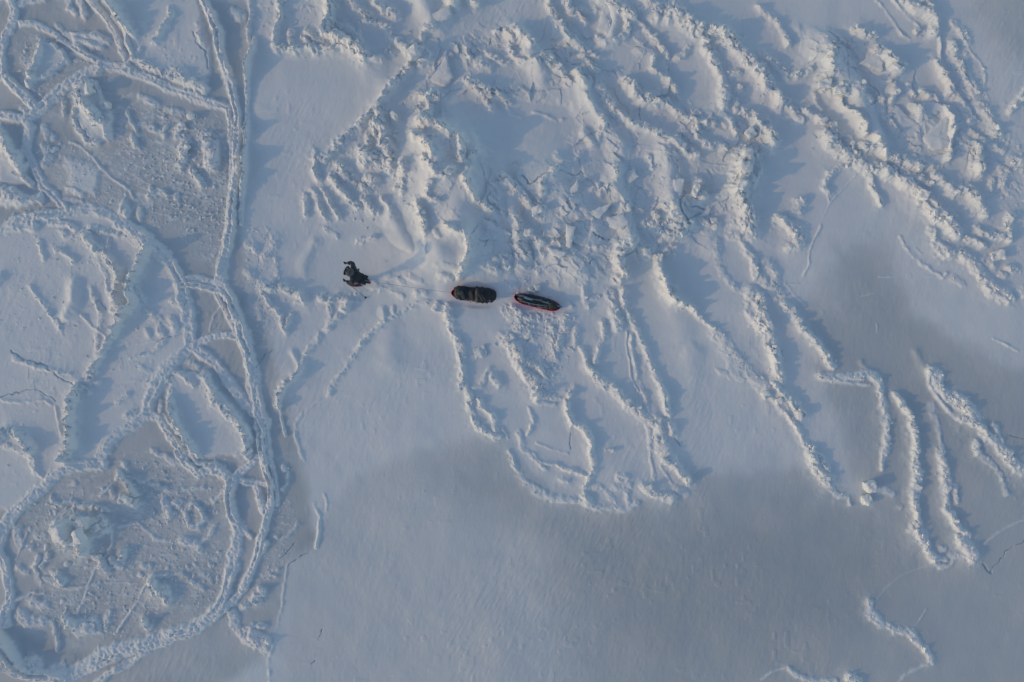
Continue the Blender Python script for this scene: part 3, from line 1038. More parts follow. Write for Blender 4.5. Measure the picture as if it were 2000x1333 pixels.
def link(name, me_, m, parent=None, smooth=True):
    o = bpy.data.objects.new(name, me_); C.objects.link(o)
    if m and not me_.materials: me_.materials.append(m)
    if smooth: me_.polygons.foreach_set("use_smooth", np.ones(len(me_.polygons), bool))
    if parent: o.parent = parent
    return o

def thing(name, loc, rz, label, cat, group=None):
    o = bpy.data.objects.new(name, None); C.objects.link(o); o.location = loc; o.rotation_euler = (0, 0, rz)
    o.empty_display_size = .2
    o['label'] = label; o['category'] = cat; o['kind'] = 'thing'
    if group: o['group'] = group
    return o

def tag(o, label, cat, group=None):
    o['kind'] = 'thing'; o['label'] = label; o['category'] = cat
    if group: o['group'] = group
    return o

def tube_bm(bm, pts, r, n=8, cap=True):
    pts = [Vector(p) for p in pts]; rs = r if isinstance(r, (list, tuple)) else [r] * len(pts)
    rings = []; up = Vector((0, 0, 1))
    for i, p in enumerate(pts):
        d = (pts[min(i + 1, len(pts) - 1)] - pts[max(i - 1, 0)]).normalized()
        a = d.cross(up); a = a.normalized() if a.length > 1e-3 else Vector((1, 0, 0)); b = a.cross(d)
        rings.append([bm.verts.new(p + (a * math.cos(t) + b * math.sin(t)) * rs[i]) for t in [2 * math.pi * k / n for k in range(n)]])
    for A, B in zip(rings[:-1], rings[1:]):
        for k in range(n): bm.faces.new((A[k], A[(k + 1) % n], B[(k + 1) % n], B[k]))
    if cap: bm.faces.new(rings[0][::-1]); bm.faces.new(rings[-1])

def bm_obj(name, bm, m, parent=None, smooth=True):
    bmesh.ops.recalc_face_normals(bm, faces=bm.faces)
    me_ = bpy.data.meshes.new(name); bm.to_mesh(me_); bm.free()
    return link(name, me_, m, parent, smooth)

def tube(name, pts, r, m, parent=None, n=8):
    bm = bmesh.new(); tube_bm(bm, pts, r, n); return bm_obj(name, bm, m, parent)

def loft(name, secs, m, parent=None, wr=0.0, ws=8.0, seed=0, closed=True):
    """secs: list of (x, [(y, z), ...]) sections joined lengthwise; wr = wrinkle depth"""
    bm = bmesh.new(); rings = []
    for x, sec in secs:
        rings.append([bm.verts.new((x, y, z)) for y, z in sec])
    n = len(rings[0])
    for A, B in zip(rings[:-1], rings[1:]):
        for k in range(n if closed else n - 1): bm.faces.new((A[k], A[(k + 1) % n], B[(k + 1) % n], B[k]))
    if closed: bm.faces.new(rings[0][::-1]); bm.faces.new(rings[-1])
    bmesh.ops.recalc_face_normals(bm, faces=bm.faces); bm.normal_update()
    if wr:
        for v in bm.verts:
            p = Vector((v.co.x * ws, v.co.y * ws * .55 + v.co.x * 2, v.co.z * ws + seed))
            v.co += v.normal * wr * (mn.noise(p) + .6 * (abs(mn.noise(p * 2.3)) * 2 - .7))
    return bm_obj(name, bm, m, parent)

def bvh(o):
    m_ = o.data; return BVHTree.FromPolygons([v.co.copy() for v in m_.vertices], [tuple(p.vertices) for p in m_.polygons])

def drape(name, trees, path, width, m, parent, th=.006, off=.004, n=None):
    """a strap or cord laid over the load: path of (x, y), dropped onto the surfaces"""
    P = [Vector((*p, 0)) for p in path]; pts = []
    for a, b in zip(P[:-1], P[1:]):
        k = max(2, int((b - a).length / .02))
        pts += [a.lerp(b, i / k) for i in range(k)]
    pts.append(P[-1])
    def zz(q):
        z = .06
        for t in trees:
            h = t.ray_cast(Vector((q.x, q.y, 3)), Vector((0, 0, -1)))
            if h[0] is not None: z = max(z, h[0].z)
        return z
    bm = bmesh.new()
    if width <= .016:
        tube_bm(bm, [(q.x, q.y, zz(q) + width * .35) for q in pts], width / 2, 6)
    else:
        L_, R_ = [], []
        for i, q in enumerate(pts):
            d = (pts[min(i + 1, len(pts) - 1)] - pts[max(i - 1, 0)]).normalized(); s_ = Vector((-d.y, d.x, 0)) * width / 2
            row = []
            for k in (-1, -.33, .33, 1):
                e = q + s_ * k; row.append((e.x, e.y, zz(e)))
            L_.append([bm.verts.new((a, b, c + off + th)) for a, b, c in row]); R_.append([bm.verts.new((a, b, c - .004)) for a, b, c in row])
        for i in range(len(pts) - 1):
            for k in range(3):
                bm.faces.new((L_[i][k], L_[i][k + 1], L_[i + 1][k + 1], L_[i + 1][k]))
                bm.faces.new((R_[i][k + 1], R_[i][k], R_[i + 1][k], R_[i + 1][k + 1]))
            bm.faces.new((R_[i][0], L_[i][0], L_[i + 1][0], R_[i + 1][0])); bm.faces.new((L_[i][3], R_[i][3], R_[i + 1][3], L_[i + 1][3]))
        bm.faces.new((*L_[0][::-1], *R_[0])); bm.faces.new((*L_[-1], *R_[-1][::-1]))
    return bm_obj(name, bm, m, parent)

def hull_plan(x, L_, Wd, nose, tail):
    t = (x + L_ / 2) / L_
    f = min(1, t / nose); b = min(1, (1 - t) / tail)
    return Wd / 2 * math.sqrt(max(.0, 1 - (1 - f) ** 2)) * math.sqrt(max(.0, 1 - (1 - b) ** 2.6))

def sled_hull(name, L_, Wd, parent, nose=.42, tail=.30, h=.15):
    secs = []; n = 44
    for i in range(n + 1):
        x = -L_ / 2 + L_ * (.5 - .5 * math.cos(math.pi * i / n)); hw = max(.012, hull_plan(x, L_, Wd, nose, tail))
        t = (x + L_ / 2) / L_; up = .11 * max(0, 1 - t / .22) ** 2 + .03 * max(0, (t - .9) / .1) ** 2
        z0 = .005 + up; z1 = h + up * .6
        sec = [(-hw, z1), (-hw * 1.0, z1 - .03), (-hw * .94, z0 + .05), (-hw * .75, z0 + .008), (-hw * .3, z0), (hw * .3, z0), (hw * .75, z0 + .008), (hw * .94, z0 + .05), (hw, z1 - .03), (hw, z1)]
        q = max(.3, 1 - .03 / hw); zi = z0 + .012
        sec += [(hw * q, z1 + .004), (hw * q * .93, zi + .05), (hw * q * .6, zi), (-hw * q * .6, zi), (-hw * q * .93, zi + .05), (-hw * q, z1 + .004)]
        secs.append((x, sec))
    return loft(name, secs, M_RED, parent)

def load(name, x0, x1, wfun, hfun, m, parent, wr=.02, ws=9, seed=0, z0=.10, n=40):
    secs = []
    for i in range(n + 1):
        t = i / n; x = x0 + (x1 - x0) * (.5 - .5 * math.cos(math.pi * t)); u = (x - x0) / (x1 - x0)
        e = math.sqrt(max(0.001, 1 - abs(2 * u - 1) ** 3.4)); hw = max(.01, wfun(x) * (.55 + .45 * e)); h = max(.01, hfun(x) * e)
        sec = []
        for k in range(21):
            a = math.pi * k / 20; ca, sa = math.cos(a), math.sin(a)
            sec.append((hw * math.copysign(abs(ca) ** .75, ca), z0 + (h) * abs(sa) ** .62))
        for k in range(1, 6): sec.append((-hw * .96 * (1 - k / 3), z0 - .005))
        secs.append((x, sec))
    return loft(name, secs, m, parent, wr, ws, seed)

def lay(o, key):
    """tip a sled to the slope it lies on"""
    q = Vector((0, 0, 1)).rotation_difference(NORMALS[key]) @ Euler((0, 0, o.rotation_euler.z)).to_quaternion()
    o.rotation_euler = q.to_euler()

# ------------------------------------------------------------------ the front sled: black load, grey strap, red nose
kA = W3(SLED_A[0], SLED_A[1], gA + .2)
sa = thing("cargo_sled", (kA.x, kA.y, gA), SLED_A[2], "red sled with bulky black and grey bags, nearer the walker", "sled", "sleds towed over the ice")
lay(sa, (925, 574))
hullA = sled_hull("hull", 1.76, .50, sa, .30, .26)
cov = load("cargo_cover", -.80, .18, lambda x: .262 + .022 * math.sin(x * 7 + 5.2), lambda x: .22 + .06 * math.sin(x * 9 + 1), M_BLACK, sa, .042, 9, 3)
cov2 = load("load_bag", -.02, .865, lambda x: .30 - .10 * max(0, (x - .45) / .4) ** 2, lambda x: .33 + .04 * math.sin(x * 7), M_BLACK, sa, .042, 8, 9)
for v in cov.data.vertices: v.co.y += .012
tr = [bvh(cov), bvh(cov2), bvh(hullA)]
drape("strap", tr, [(.095, .31), (.07, .15), (.075, -.05), (.11, -.16), (.10, -.30)], .085, M_OLIVE, sa)
drape("front_binding", tr, [(-.70, .18), (-.72, .0), (-.66, -.17)], .05, M_OLIVE, sa)
drape("front_flap", tr, [(-.62, -.02), (-.50, .08), (-.42, -.08), (-.38, -.2)], .13, M_OLIVE, sa, off=.012)
drape("front_flap", tr, [(-.66, -.08), (-.55, -.20), (-.47, -.26)], .035, M_OLIVE, sa)
drape("fold_strip", tr, [(.17, .07), (.26, -.05), (.36, -.17)], .035, M_OLIVE, sa, off=.014)  # tan folds of the bag, laid on as separate strips
drape("fold_strip", tr, [(.25, .09), (.34, -.02), (.46, -.14)], .035, M_OLIVE, sa, off=.014)
drape("side_patch", tr, [(-.06, -.19), (.0, -.25), (.05, -.27)], .10, M_OLIVE, sa, off=.010)
drape("tail_seam", tr, [(.56, .20), (.62, .0), (.56, -.22)], .014, M_OLIVE, sa)
for x_, y_ in ((-.14, -.28), (.09, -.30), (.50, -.29)):
    tube("strap_end", [(x_, y_ + .03, .22), (x_ + .01, y_ - .01, .14), (x_ + .035, y_ - .05, .06), (x_ + .06, y_ - .085, .02)], .007, M_METAL, sa)
bm = bmesh.new(); tube_bm(bm, [(.60 + .035 * math.cos(t), -.185 + .055 * math.sin(t), .36 + .01 * math.sin(2 * t)) for t in [i * 2 * math.pi / 14 for i in range(15)]], .008, 6)
bm_obj("white_handle_loop", bm, M_WHITE, sa)
for s_ in (-1, 1):
    tube("rail", [(-.66, s_ * .235, .165), (-.3, s_ * .27, .165), (.3, s_ * .275, .165), (.62, s_ * .235, .165)], .009, M_METAL, sa)

# ------------------------------------------------------------------ the rear sled: narrow black load bound with pale cord
kB = W3(SLED_B[0], SLED_B[1], gB + .15)
sb = thing("cargo_sled", (kB.x, kB.y, gB), SLED_B[2], "narrow red sled with black cover lashed with pale cord, last in line", "sled", "sleds towed over the ice")
lay(sb, (1049, 591))
hullB = sled_hull("hull", 1.84, .445, sb, .28, .30, .16)
covB = load("cargo_cover", -.83, .87, lambda x: .228 * (1 if x < .25 else max(.3, 1 - ((x - .25) / .62) ** 2 * .42)) * (1 if x > -.4 else max(.6, 1 - (-.4 - x) * .9)), lambda x: .20 + .02 * math.sin(x * 8), M_BLACK2, sb, .030, 12, 4)
for v in covB.data.vertices: v.co.y += .024 + .02 * max(0, -.4 - v.co.x)
tb = [bvh(covB), bvh(hullB)]
drape("cord", tb, [(-.78, -.165), (-.60, -.135), (-.40, -.11), (-.20, -.13), (0, -.11), (.2, -.09), (.42, -.03)], .015, M_CORD, sb)
drape("cord", tb, [(.42, -.03), (.40, -.09), (.28, -.15), (.08, -.20)], .014, M_CORD, sb)
drape("cord", tb, [(-.80, .12), (-.5, .10), (-.2, .075), (.1, .09), (.42, .07), (.62, .05)], .013, M_CORD, sb)
for x_, a_ in ((-.34, .10), (-.28, .02), (.02, .08), (.12, -.04), (.36, .03), (.44, -.02)):
    drape("side_cord", tb, [(x_, -.11), (x_ + a_, -.235)], .009, M_CORD, sb)
for x_ in (-.52, -.2, .1, .34):
    drape("cross_cord", tb, [(x_, .225), (x_ + .03, .08), (x_ - .02, -.1)], .007, M_METAL, sb)
for x_, y_ in ((-.52, .055), (-.42, .21), (-.07, .085), (.01, .09), (.12, .12), (.40, .10), (-.2, .06)):
    q = None
    bm = bmesh.new(); bmesh.ops.create_cube(bm, size=1); bmesh.ops.scale(bm, vec=(.035, .022, .014), verts=bm.verts); bmesh.ops.bevel(bm, geom=bm.edges[:], offset=.004, segments=2, affect='EDGES')
    h = tb[0].ray_cast(Vector((x_, y_, 3)), Vector((0, 0, -1)))[0]
    bmesh.ops.translate(bm, vec=(x_, y_, (h.z if h else .25) + .012), verts=bm.verts); bm_obj("buckle", bm, M_WHITE, sb)
tube("tow_hook", [(.83, -.02, .17), (.88, -.02, .17), (.93, -.01, .16)], [.02, .022, .012], M_METAL, sb)

def on(parent, x, y, z):
    return tuple(Matrix.LocRotScale(parent.location, parent.rotation_euler, None) @ Vector((x, y, z)))

# a ski lashed along the load, a blue roll beside it, and a stuff sack at the back
def blade(name, L_, Wd, m, parent, z=0, tipup=.10):
    secs = []
    for i in range(29):
        t = i / 28; x = -L_ / 2 + L_ * t; w_ = Wd / 2 * (1 - .25 * math.sin(math.pi * t)) * (1 if t > .06 else .35 + .65 * t / .06) * (1 if t < .97 else .7)
        zz = z + tipup * max(0, 1 - t / .13) ** 2; secs.append((x, [(-w_, zz), (w_, zz), (w_, zz + .012), (w_ * .3, zz + .018), (-w_ * .3, zz + .018), (-w_, zz + .012)]))
    return loft(name, secs, m, parent)
sk = thing("ski", on(sb, .03, .055, .34), SLED_B[2] + math.radians(-1.5), "long dark ski lashed along the top of the cord-bound sled", "ski")
blade("blade", 1.90, .065, mat("dark_blue_grey_ski", (.045, .08, .11), .35, .5, col2=(.16, .22, .26), vs=5), sk)
tube("binding", [(-.06, 0, .02), (.02, 0, .05), (.10, 0, .03)], [.02, .024, .018], M_METAL, sk)
rl = load("roll", -.17, .17, lambda x: .035, lambda x: .06, M_BLUE, None, .006, 20, 2, 0)
rl.name = "rolled_bag"; rl.location = on(sb, -.36, .035, .30); rl.rotation_euler = (0, 0, SLED_B[2] - .03); tag(rl, "small pale blue rolled bag tucked under the ski on the rear sled", "bag")
sk2 = thing("stuff_sack", on(sb, .63, -.02, .25), SLED_B[2] + .3, "grey-brown crumpled sack tied on the tail of the rear sled", "sack")
sck = load("sack_body", -.17, .17, lambda x: .135, lambda x: .15, M_BROWN, sk2, .035, 14, 5, 0)
tube("drawstring", [(-.03, .05, .15), (.02, .0, .165), (.06, -.05, .15), (.02, -.09, .12)], .007, M_METAL, sk2)
tlb = load("tail_bag", .66, .90, lambda x: .11, lambda x: .15, M_BLACK, sb, .02, 14, 8, .12)

# ------------------------------------------------------------------ the walker
H27 = math.radians(180 - 27)          # heading: up and to the left
def hw(px, py, z): return W3(px, py, z)
foot_c = hw(702, 551, 0)
pr = thing("person", (foot_c.x, foot_c.y, (gL + gR) / 2), 0, "hooded person in dark parka walking with two poles, hauling the sleds", "person")
def rel(v): return v - pr.location
def skin(name, verts, edges, m, root=0, sub=2, wr=0, ws=14, parent=pr):
    """verts: (point, rx, ry) ; a single skinned surface grown along the edges"""
    me_ = bpy.data.meshes.new(name); me_.from_pydata([rel(v[0]) for v in verts], edges, [])
    o = bpy.data.objects.new(name, me_); C.objects.link(o)
    sm = o.modifiers.new("s", 'SKIN'); sm.use_smooth_shade = True
    sv = me_.skin_vertices[0].data
    for i, v in enumerate(verts): sv[i].radius = (v[1], v[2] if len(v) > 2 else v[1]); sv[i].use_root = (i == root)
    ss = o.modifiers.new("u", 'SUBSURF'); ss.levels = sub; ss.render_levels = sub
    dg = bpy.context.evaluated_depsgraph_get(); dg.update()
    nm = bpy.data.meshes.new_from_object(o.evaluated_get(dg)); bpy.data.objects.remove(o)
    nm.name = name
    if wr:
        nr = [v.normal.copy() for v in nm.vertices]
        for v, q in zip(nm.vertices, nr): v.co += q * wr * (mn.noise(v.co * ws) + .5 * mn.noise(v.co * ws * 2.2))
    return link(name, nm, m, parent)

fw = Vector((math.cos(H27), math.sin(H27), 0)); rt = Vector((fw.y, -fw.x, 0))   # forward, and to the walker's right
pelvis = hw(705, 544.5, .97); waist = hw(701, 543, 1.12); chest = hw(694, 539, 1.33); neck = hw(688, 535.5, 1.49)
skull = hw(682, 531.5, 1.60)
shR = hw(690.5, 525, 1.41); elR = hw(689, 514.5, 1.22); haR = hw(674, 513.5, 1.27)
shL = hw(688, 549, 1.39); elL = hw(683.5, 554.5, 1.12); haL = hw(673, 547.5, 1.10)
hipR = hw(707.5, 541, .92); knR = hw(711, 544.5, .50); anR = hw(717, 548.5, gR + .13)
hipL = hw(702, 549, .92); knL = hw(694, 551.5, .52); anL = hw(697, 556, gL + .12)
toeR = anR + fw * .17 - Vector((0, 0, .07)); toeL = anL + fw * .17 - Vector((0, 0, .07))

body = [(pelvis, .10, .09), (waist, .10, .08), (chest, .12, .085), (neck, .055, .055), (skull - fw * .01, .085, .08), (skull + fw * .03 + Vector((0, 0, .07)), .07, .07),
        (skull + fw * .08 - Vector((0, 0, .04)), .045, .045), (skull + fw * .115 + Vector((0, 0, .01)), .016, .016),
        (shR, .05), (elR, .036), (haR, .026), (shL, .05), (elL, .036), (haL, .026),
        (hipR, .085), (knR, .058), (anR, .042), (toeR, .035), (hipL, .085), (knL, .058), (anL, .042), (toeL, .035),
        (skull - rt * .085 - fw * .0, .02, .012), (skull + rt * .085, .02, .012)]
E = [(0, 1), (1, 2), (2, 3), (3, 4), (4, 5), (4, 6), (6, 7), (2, 8), (8, 9), (9, 10), (2, 11), (11, 12), (12, 13), (0, 14), (14, 15), (15, 16), (16, 17), (0, 18), (18, 19), (19, 20), (20, 21), (4, 22), (4, 23)]
bd = skin("body", body, E, M_SKIN)
for s_ in (-1, 1):
    bm = bmesh.new(); bmesh.ops.create_uvsphere(bm, u_segments=10, v_segments=8, radius=.013); bmesh.ops.translate(bm, vec=rel(skull + fw * .092 + rt * .032 * s_ + Vector((0, 0, .025))), verts=bm.verts); bm_obj("eye", bm, M_EYE, pr)
tube("mouth", [rel(skull + fw * .123 + rt * k - Vector((0, 0, .052 + abs(k) * .1))) for k in (-.022, 0, .022)], .006, mat("lips", (.35, .10, .09)), pr)
hem = pelvis + (pelvis - waist) * .75
skin("parka", [(hem, .185, .165), (pelvis, .185, .165), (waist, .175, .15), (chest, .205, .155), (neck - Vector((0, 0, .03)), .10, .10),
     (shR, .105), (elR.lerp(shR, .35), .092), (elR, .084), (haR.lerp(elR, .28), .064), (shL, .105), (elL.lerp(shL, .35), .092), (elL, .086), (haL.lerp(elL, .28), .064)],
     [(0, 1), (1, 2), (2, 3), (3, 4), (3, 5), (5, 6), (6, 7), (7, 8), (3, 9), (9, 10), (10, 11), (11, 12)], M_PARKA, 1, 2, .022, 12)
skin("trousers", [(pelvis - Vector((0, 0, .03)), .14, .13), (hipR, .115), (knR.lerp(hipR, .5), .105), (knR, .088), (knR.lerp(anR, .65), .082), (hipL, .115), (knL.lerp(hipL, .5), .105), (knL, .088), (knL.lerp(anL, .65), .08)],
     [(0, 1), (1, 2), (2, 3), (3, 4), (0, 5), (5, 6), (6, 7), (7, 8)], M_PANTS, 0, 2, .02, 12)
for a_, k_, t_ in ((anR, knR, toeR), (anL, knL, toeL)):
    skin("boot", [(a_ + Vector((0, 0, .16)), .068), (a_ + Vector((0, 0, .04)), .062), (a_ - fw * .05 - Vector((0, 0, .04)), .052, .05), (t_, .052, .045), (t_ + fw * .06, .04, .035)],
         [(0, 1), (1, 2), (1, 3), (3, 4)], M_BOOT, 1)
# hood, fur ruff
bm = bmesh.new(); bmesh.ops.create_uvsphere(bm, u_segments=36, v_segments=24, radius=1)
for v in bm.verts:
    d = v.co.copy(); q = rel(skull - fw * .02) + fw * d.x * .155 + rt * d.y * .165 + Vector((0, 0, 1)) * (d.z * .165 + .01)
    if d.z < -.2: q -= fw * (-.2 - d.z) * .06
    v.co = q + (fw * d.x + rt * d.y) * .012 * mn.noise(d * 3.1)
bmesh.ops.delete(bm, geom=[v for v in bm.verts if (v.co - rel(skull)).dot(fw) > .085 and (v.co - rel(skull)).z < .10], context='VERTS')
hd = bm_obj("hood", bm, M_HOOD, pr); md = hd.modifiers.new("t", 'SOLIDIFY'); md.thickness = .02; md.offset = -1
rc = rel(skull + fw * .105 + Vector((0, 0, .01))); rring = []
for i in range(33):
    t = 2 * math.pi * i / 32; rring.append(rc + rt * math.cos(t) * .150 + Vector((0, 0, 1)) * math.sin(t) * .155 + fw * (.015 * math.sin(t)))
bm = bmesh.new(); tube_bm(bm, rring, .030, 9, False); ruff = bm_obj("fur_ruff", bm, M_FUR, pr)
bm = bmesh.new(); rnd = random.Random(5)
for i in range(520):
    t = rnd.random() * 2 * math.pi; a = rnd.random() * 2 * math.pi
    out_ = (rt * math.cos(t) + Vector((0, 0, 1)) * math.sin(t)); c = rc + rt * math.cos(t) * .150 + Vector((0, 0, 1)) * math.sin(t) * .155
    dr = (out_ * math.cos(a) * .8 + fw * abs(math.sin(a)) * 1.1 + Vector((rnd.uniform(-.4, .4), rnd.uniform(-.4, .4), rnd.uniform(-.4, .4)))).normalized()
    s0 = dr.orthogonal().normalized() * .004; b_ = c + dr * .022; e_ = c + dr * rnd.uniform(.05, .085)
    v = [bm.verts.new(b_ + s0), bm.verts.new(b_ - s0), bm.verts.new(b_ + dr.cross(s0)), bm.verts.new(e_)]
    bm.faces.new((v[0], v[1], v[3])); bm.faces.new((v[1], v[2], v[3])); bm.faces.new((v[2], v[0], v[3]))
bm_obj("fur_tip", bm, M_FUR2, ruff)
# harness
def ring(name, c, ax, rx, ry, r, m, par):
    ax = ax.normalized(); a = rt.copy(); b = ax.cross(a).normalized()
    return tube(name, [rel(c) + a * math.cos(t) * rx + b * math.sin(t) * ry for t in [i * 2 * math.pi / 24 for i in range(25)]], r, m, par)
ring("harness_belt", waist.lerp(pelvis, .6), (waist - pelvis), .190, .176, .020, M_BLACK, pr)
for s_ in (-1, 1):
    tube("harness_strap", [rel(pelvis - fw * .17 + rt * .06 * s_ + Vector((0, 0, .05))), rel(waist - fw * .15 + rt * .09 * s_ + Vector((0, 0, .05))), rel(chest - fw * .13 + rt * .10 * s_ + Vector((0, 0, .10))),
         rel(neck + rt * .115 * s_ + Vector((0, 0, .06))), rel(chest + fw * .13 + rt * .12 * s_ + Vector((0, 0, .02)))], .014, M_BLACK, pr)

def glove(h, el, ax, side):
    """palm with five curled fingers closed round a grip that runs along ax through h"""
    ax = ax.normalized(); out_ = (h - el).normalized(); nrm = ax.cross(out_).normalized(); out_ = nrm.cross(ax).normalized()
    V_ = [(h - out_ * .075 + nrm * .02, .034, .03), (h - out_ * .03 + nrm * .035, .036, .024), (h + out_ * .005 + nrm * .036, .034, .02)]; E_ = [(0, 1), (1, 2)]
    for k in range(4):
        o_ = ax * (.030 - .020 * k); l_ = (1.0, 1.08, 1.02, .86)[k]
        i0 = len(V_)
        V_ += [(h + o_ + nrm * .034 + out_ * .02, .0105), (h + o_ + nrm * .012 + out_ * .036 * l_, .010), (h + o_ - nrm * .016 + out_ * .026 * l_, .0095), (h + o_ - nrm * .022 + out_ * .002, .0085)]
        E_ += [(2, i0), (i0, i0 + 1), (i0 + 1, i0 + 2), (i0 + 2, i0 + 3)]
    i0 = len(V_); V_ += [(h - out_ * .03 + ax * .035 + nrm * .012, .013), (h - out_ * .024 + ax * .045 - nrm * .012, .012), (h - out_ * .002 + ax * .048 - nrm * .024, .010)]
    E_ += [(1, i0), (i0, i0 + 1), (i0 + 1, i0 + 2)]
    return skin("glove", V_, E_, M_BOOT, 1)
tipL = hw(715.5, 583.5, ground(715.5, 583.5)); tipL.z -= .02
axL = (haL - tipL)
bas = hw(699.5, 526.5, .42); axR = (haR - bas); tipR = bas - axR.normalized() * .10
glove(haR, elR, axR, 1); glove(haL, elL, axL, -1)
def shoe(c, rz, z):
    """the red deck worn under each boot: broad round nose, long narrow tail"""
    secs = []
    for i in range(33):
        t = i / 32; x = -.33 + .62 * (.5 - .5 * math.cos(math.pi * t))
        u = (x + .33) / .62; w_ = .105 * (math.sin(min(1, (u + .02) / .62) * math.pi / 2) ** 1.25) * math.sqrt(max(0.02, 1 - max(0, (u - .72) / .285) ** 2.2))
        zz = .05 * max(0, (u - .75) / .25) ** 2; secs.append((x, [(-w_, zz), (w_, zz), (w_, zz + .02), (w_ * .8, zz + .028), (-w_ * .8, zz + .028), (-w_, zz + .02)]))
    o = loft("snowshoe", secs, M_SHOE, pr); o.location = rel(Vector((c.x, c.y, z))); o.rotation_euler = (0, 0, rz)
    bm = bmesh.new(); tube_bm(bm, [(-.12, -.06, .035), (-.02, -.065, .05), (.06, 0, .055), (-.02, .065, .05), (-.12, .06, .035)], .010, 6); b = bm_obj("binding", bm, M_BOOT, o)
    return o
shoe(hw(714, 547.8, gR), H27 + math.radians(-3), gR + .005); shoe(hw(693, 555.5, gL), H27 + math.radians(14), gL + .005)

def pole(name, grip, tip, label):
    L_ = (grip - tip).length; o = bpy.data.objects.new(name, None); C.objects.link(o); o.location = tip
    o.rotation_mode = 'QUATERNION'; o.rotation_quaternion = (grip - tip).to_track_quat('Z', 'Y'); tag(o, label, "ski pole", "ski poles in the walker's hands")
    tube("shaft", [(0, 0, .03), (0, 0, L_ * .5), (0, 0, L_ + .03)], [.007, .0085, .009], M_METAL, o)
    tube("grip", [(0, 0, L_ - .06), (0, 0, L_ - .02), (0, 0, L_ + .05), (0, 0, L_ + .10)], [.014, .016, .015, .019], M_BOOT, o)
    tube("tip", [(0, 0, 0), (0, 0, .04)], [.002, .008], M_METAL, o)
    bm = bmesh.new(); tube_bm(bm, [(.048 * math.cos(t), .048 * math.sin(t), .075) for t in [i * 2 * math.pi / 18 for i in range(19)]], .006, 6, False)
    for k in range(4): tube_bm(bm, [(0, 0, .075), (.048 * math.cos(k * math.pi / 2), .048 * math.sin(k * math.pi / 2), .075)], .006, 6)
    bmesh.ops.create_cone(bm, cap_ends=True, segments=14, radius1=.034, radius2=.012, depth=.02, matrix=Matrix.Translation((0, 0, .078)))
    bm_obj("basket", bm, M_METAL, o)
    tube("wrist_strap", [(.0, .012, L_ + .09), (.03, .03, L_ + .04), (.035, .02, L_ - .05), (.0, .014, L_ - .02)], .005, M_BOOT, o)
    return o
pole("ski_pole", haL, tipL, "dark ski pole planted in the snow in the walker's lower hand")
pole("ski_pole", haR, tipR, "dark ski pole swung clear of the snow in the walker's raised hand")

def rope(name, a, b, sag, label, r=.007):
    pts = []
    for i in range(41):
        t = i / 40; p = a.lerp(b, t); p.z -= sag * 4 * t * (1 - t)
        gz = ground(1000 + p.x * PX, 666.5 - p.y * PX) + r * 1.5; p.z = max(p.z, gz); pts.append(p)
    bm = bmesh.new(); tube_bm(bm, pts, r, 6); o = bm_obj(name, bm, M_CORD, None)
    o.location = (0, 0, 0); return tag(o, label, "rope")
rope("tow_rope", pelvis - fw * .17, Vector(on(sa, -.86, 0, .18)), .25, "thin pale rope from the walker's harness to the bulky sled")
rope("tow_rope", Vector(on(sa, .84, 0, .14)), Vector(on(sb, -.90, 0, .17)), .08, "thin pale rope linking the two sleds")

# ------------------------------------------------------------------ loose ice: big slabs and blocks, and the rubble
rs = random.Random(11)
def block_bm(bm, c, l, w_, h, rz, tilt, seed, n=13, cut=.32):
    """an angular lump: hull of jittered box points; c = centre of its base"""
    r_ = random.Random(seed); pts = []
    for sx in (-1, 1):
        for sy in (-1, 1):
            for sz in (0, 1):
                for _ in range(2):
                    pts.append(Vector((sx * l / 2 * (1 - r_.random() * cut), sy * w_ / 2 * (1 - r_.random() * cut), sz * h * (1 - r_.random() * cut * .6))))
    for _ in range(n - 8): pts.append(Vector((r_.uniform(-.55, .55) * l, r_.uniform(-.55, .55) * w_, r_.uniform(.2, .75) * h)))
    R_ = Matrix.Rotation(tilt[1], 3, Vector((-math.sin(tilt[0]), math.cos(tilt[0]), 0))) @ Matrix.Rotation(rz, 3, 'Z')
    vs = [bm.verts.new(R_ @ p + c) for p in pts]
    g = bmesh.ops.convex_hull(bm, input=vs)
    dead = list({e for e in g['geom_interior'] + g['geom_unused'] if isinstance(e, bmesh.types.BMVert)})
    bmesh.ops.delete(bm, geom=dead, context='VERTS')

def ice_block(px, py, l, w_, h, rz, tilt, label, cut=.32, grp=None):
    z = ground(px, py); c = W3(px, py, z)
    bm = bmesh.new(); block_bm(bm, Vector((0, 0, -.3 * h / PX)), l / PX, w_ / PX, h * 1.3 / PX, math.radians(rz), (SUN_DIR + math.pi, math.radians(tilt)), int(px * 7 + py), 13, cut)
    bmesh.ops.dissolve_limit(bm, angle_limit=math.radians(7), verts=bm.verts, edges=bm.edges)
    bmesh.ops.triangulate(bm, faces=bm.faces[:])
    for _ in range(3 if max(l, w_) > 18 else 2): bmesh.ops.subdivide_edges(bm, edges=[e for e in bm.edges if e.calc_length() > .05], cuts=1, use_grid_fill=True)
    bmesh.ops.smooth_vert(bm, verts=bm.verts[:], factor=.8, use_axis_x=True, use_axis_y=True, use_axis_z=True); bm.normal_update()
    for v in bm.verts:
        q = v.co * 4.2 + Vector((px, py, 0)); v.co += v.normal * (.075 * mn.noise(q) + .045 * mn.noise(q * 2.5))
    o = bm_obj("ice_block", bm, SNOW, None, True); o.location = c
    tag(o, label, "ice block", grp or "loose ice blocks on the floes"); return o

